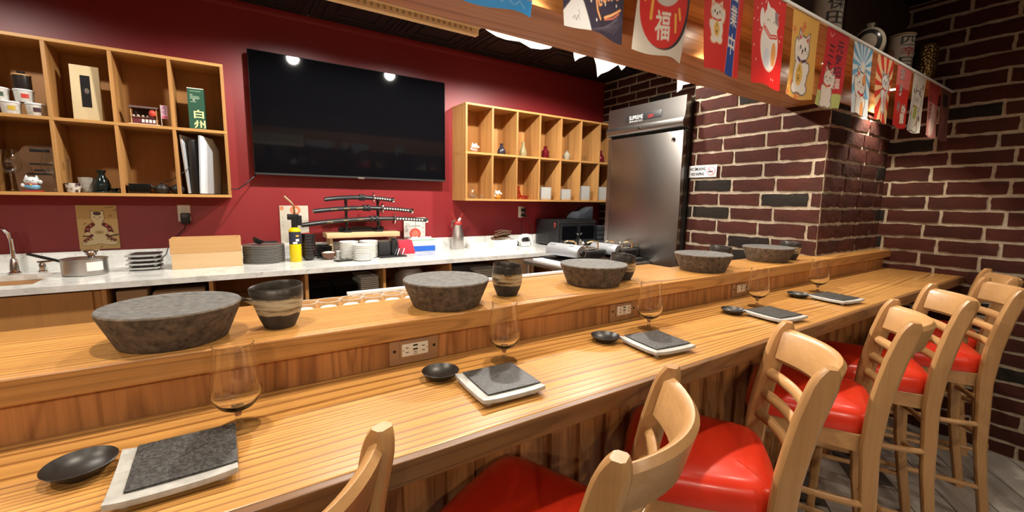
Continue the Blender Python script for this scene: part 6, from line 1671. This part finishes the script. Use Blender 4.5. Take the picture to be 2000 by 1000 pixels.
bottle('squat dark red bottle in the fourth upper cell', 2.627, ZU, [(0, 0), (0.036, 0), (0.038, 0.006), (0.038, 0.070), (0.022, 0.088), (0.017, 0.098), (0.020, 0.116), (0, 0.117)], RUBY)
bottle('frosted pale vase in the fifth upper cell', 2.903, ZU, [(0, 0), (0.024, 0), (0.036, 0.028), (0.036, 0.050), (0.020, 0.072), (0.015, 0.080), (0.019, 0.092), (0, 0.093)], FROST)
bottle('small clear round bottle in the sixth upper cell', 3.138, ZU, [(0, 0), (0.028, 0), (0.033, 0.020), (0.028, 0.042), (0.010, 0.054), (0.010, 0.066), (0.014, 0.072), (0.008, 0.072), (0.009, 0.056), (0.026, 0.040), (0.030, 0.020), (0, 0.004)], CLEAR)
bottle('dark red slender bottle beside the fridge on the right shelf', 3.380, ZU, [(0, 0), (0.034, 0), (0.042, 0.025), (0.038, 0.062), (0.018, 0.092), (0.013, 0.108), (0.017, 0.128), (0, 0.129)], RUBY)
bottle('clear glass carafe in the first lower cell of the right shelf', 1.815, ZLO, [(0, 0), (0.036, 0), (0.046, 0.020), (0.040, 0.052), (0.018, 0.082), (0.014, 0.096), (0.024, 0.122), (0.022, 0.122), (0.012, 0.096), (0.016, 0.082), (0.038, 0.052), (0.043, 0.020), (0, 0.004)], CLEAR, nm='glass_carafe')
for k, (x, y, lb) in enumerate(((1.800, 3.395, 'clear glass cup in front of the carafe'), (1.895, 3.42, 'clear flared glass cup right of the carafe'))):
    simple('glass_cup', lb, 'cup', MB().lathe([(0, 0), (0.018, 0), (0.022, 0.004), (0.040, 0.036), (0.038, 0.036), (0.019, 0.006), (0, 0.004)], 28, (x, y - 0.02 * k, ZLO)), CLEAR, 'glass cups by the carafe')
PINKG = bpy.data.materials.new('pink_thin_glass'); PINKG.use_nodes = True; thin_glass(PINKG, (0.93, 0.62, 0.56))
bottle('pink glass bottle in the third lower cell', 2.315, ZLO, [(0, 0), (0.022, 0), (0.030, 0.025), (0.020, 0.065), (0.010, 0.090), (0.010, 0.105), (0.014, 0.126), (0.012, 0.126), (0.008, 0.104), (0.018, 0.065), (0.027, 0.025), (0, 0.004)], PINKG)
for k in range(2):
    simple('pink_cup', ('left' if k == 0 else 'right') + ' pink glass cup beside the pink bottle', 'cup', MB().lathe([(0, 0), (0.018, 0), (0.034, 0.040), (0.032, 0.040), (0.016, 0.005), (0, 0.004)], 28, (2.368 + 0.056 * k, 3.42 + 0.04 * k, ZLO)), PINKG, 'pink glass cups')
for x, n, pt, lb in ((2.620, 9, 0.0135, 'fourth'), (2.878, 8, 0.0135, 'fifth'), (3.142, 11, 0.0135, 'sixth'), (3.390, 11, 0.0132, 'last')):
    stack_of(sq_plate(0.125, 0.125, 0.0155), WHITE, 'square_bowl', 'bowl', 'white square bowls on the right shelf', x, 3.445, ZLO, n, pt, lambda k, n=n, lb=lb: tier(k, n) + ' the white bowl stack in the ' + lb + ' lower cell', smooth=0)
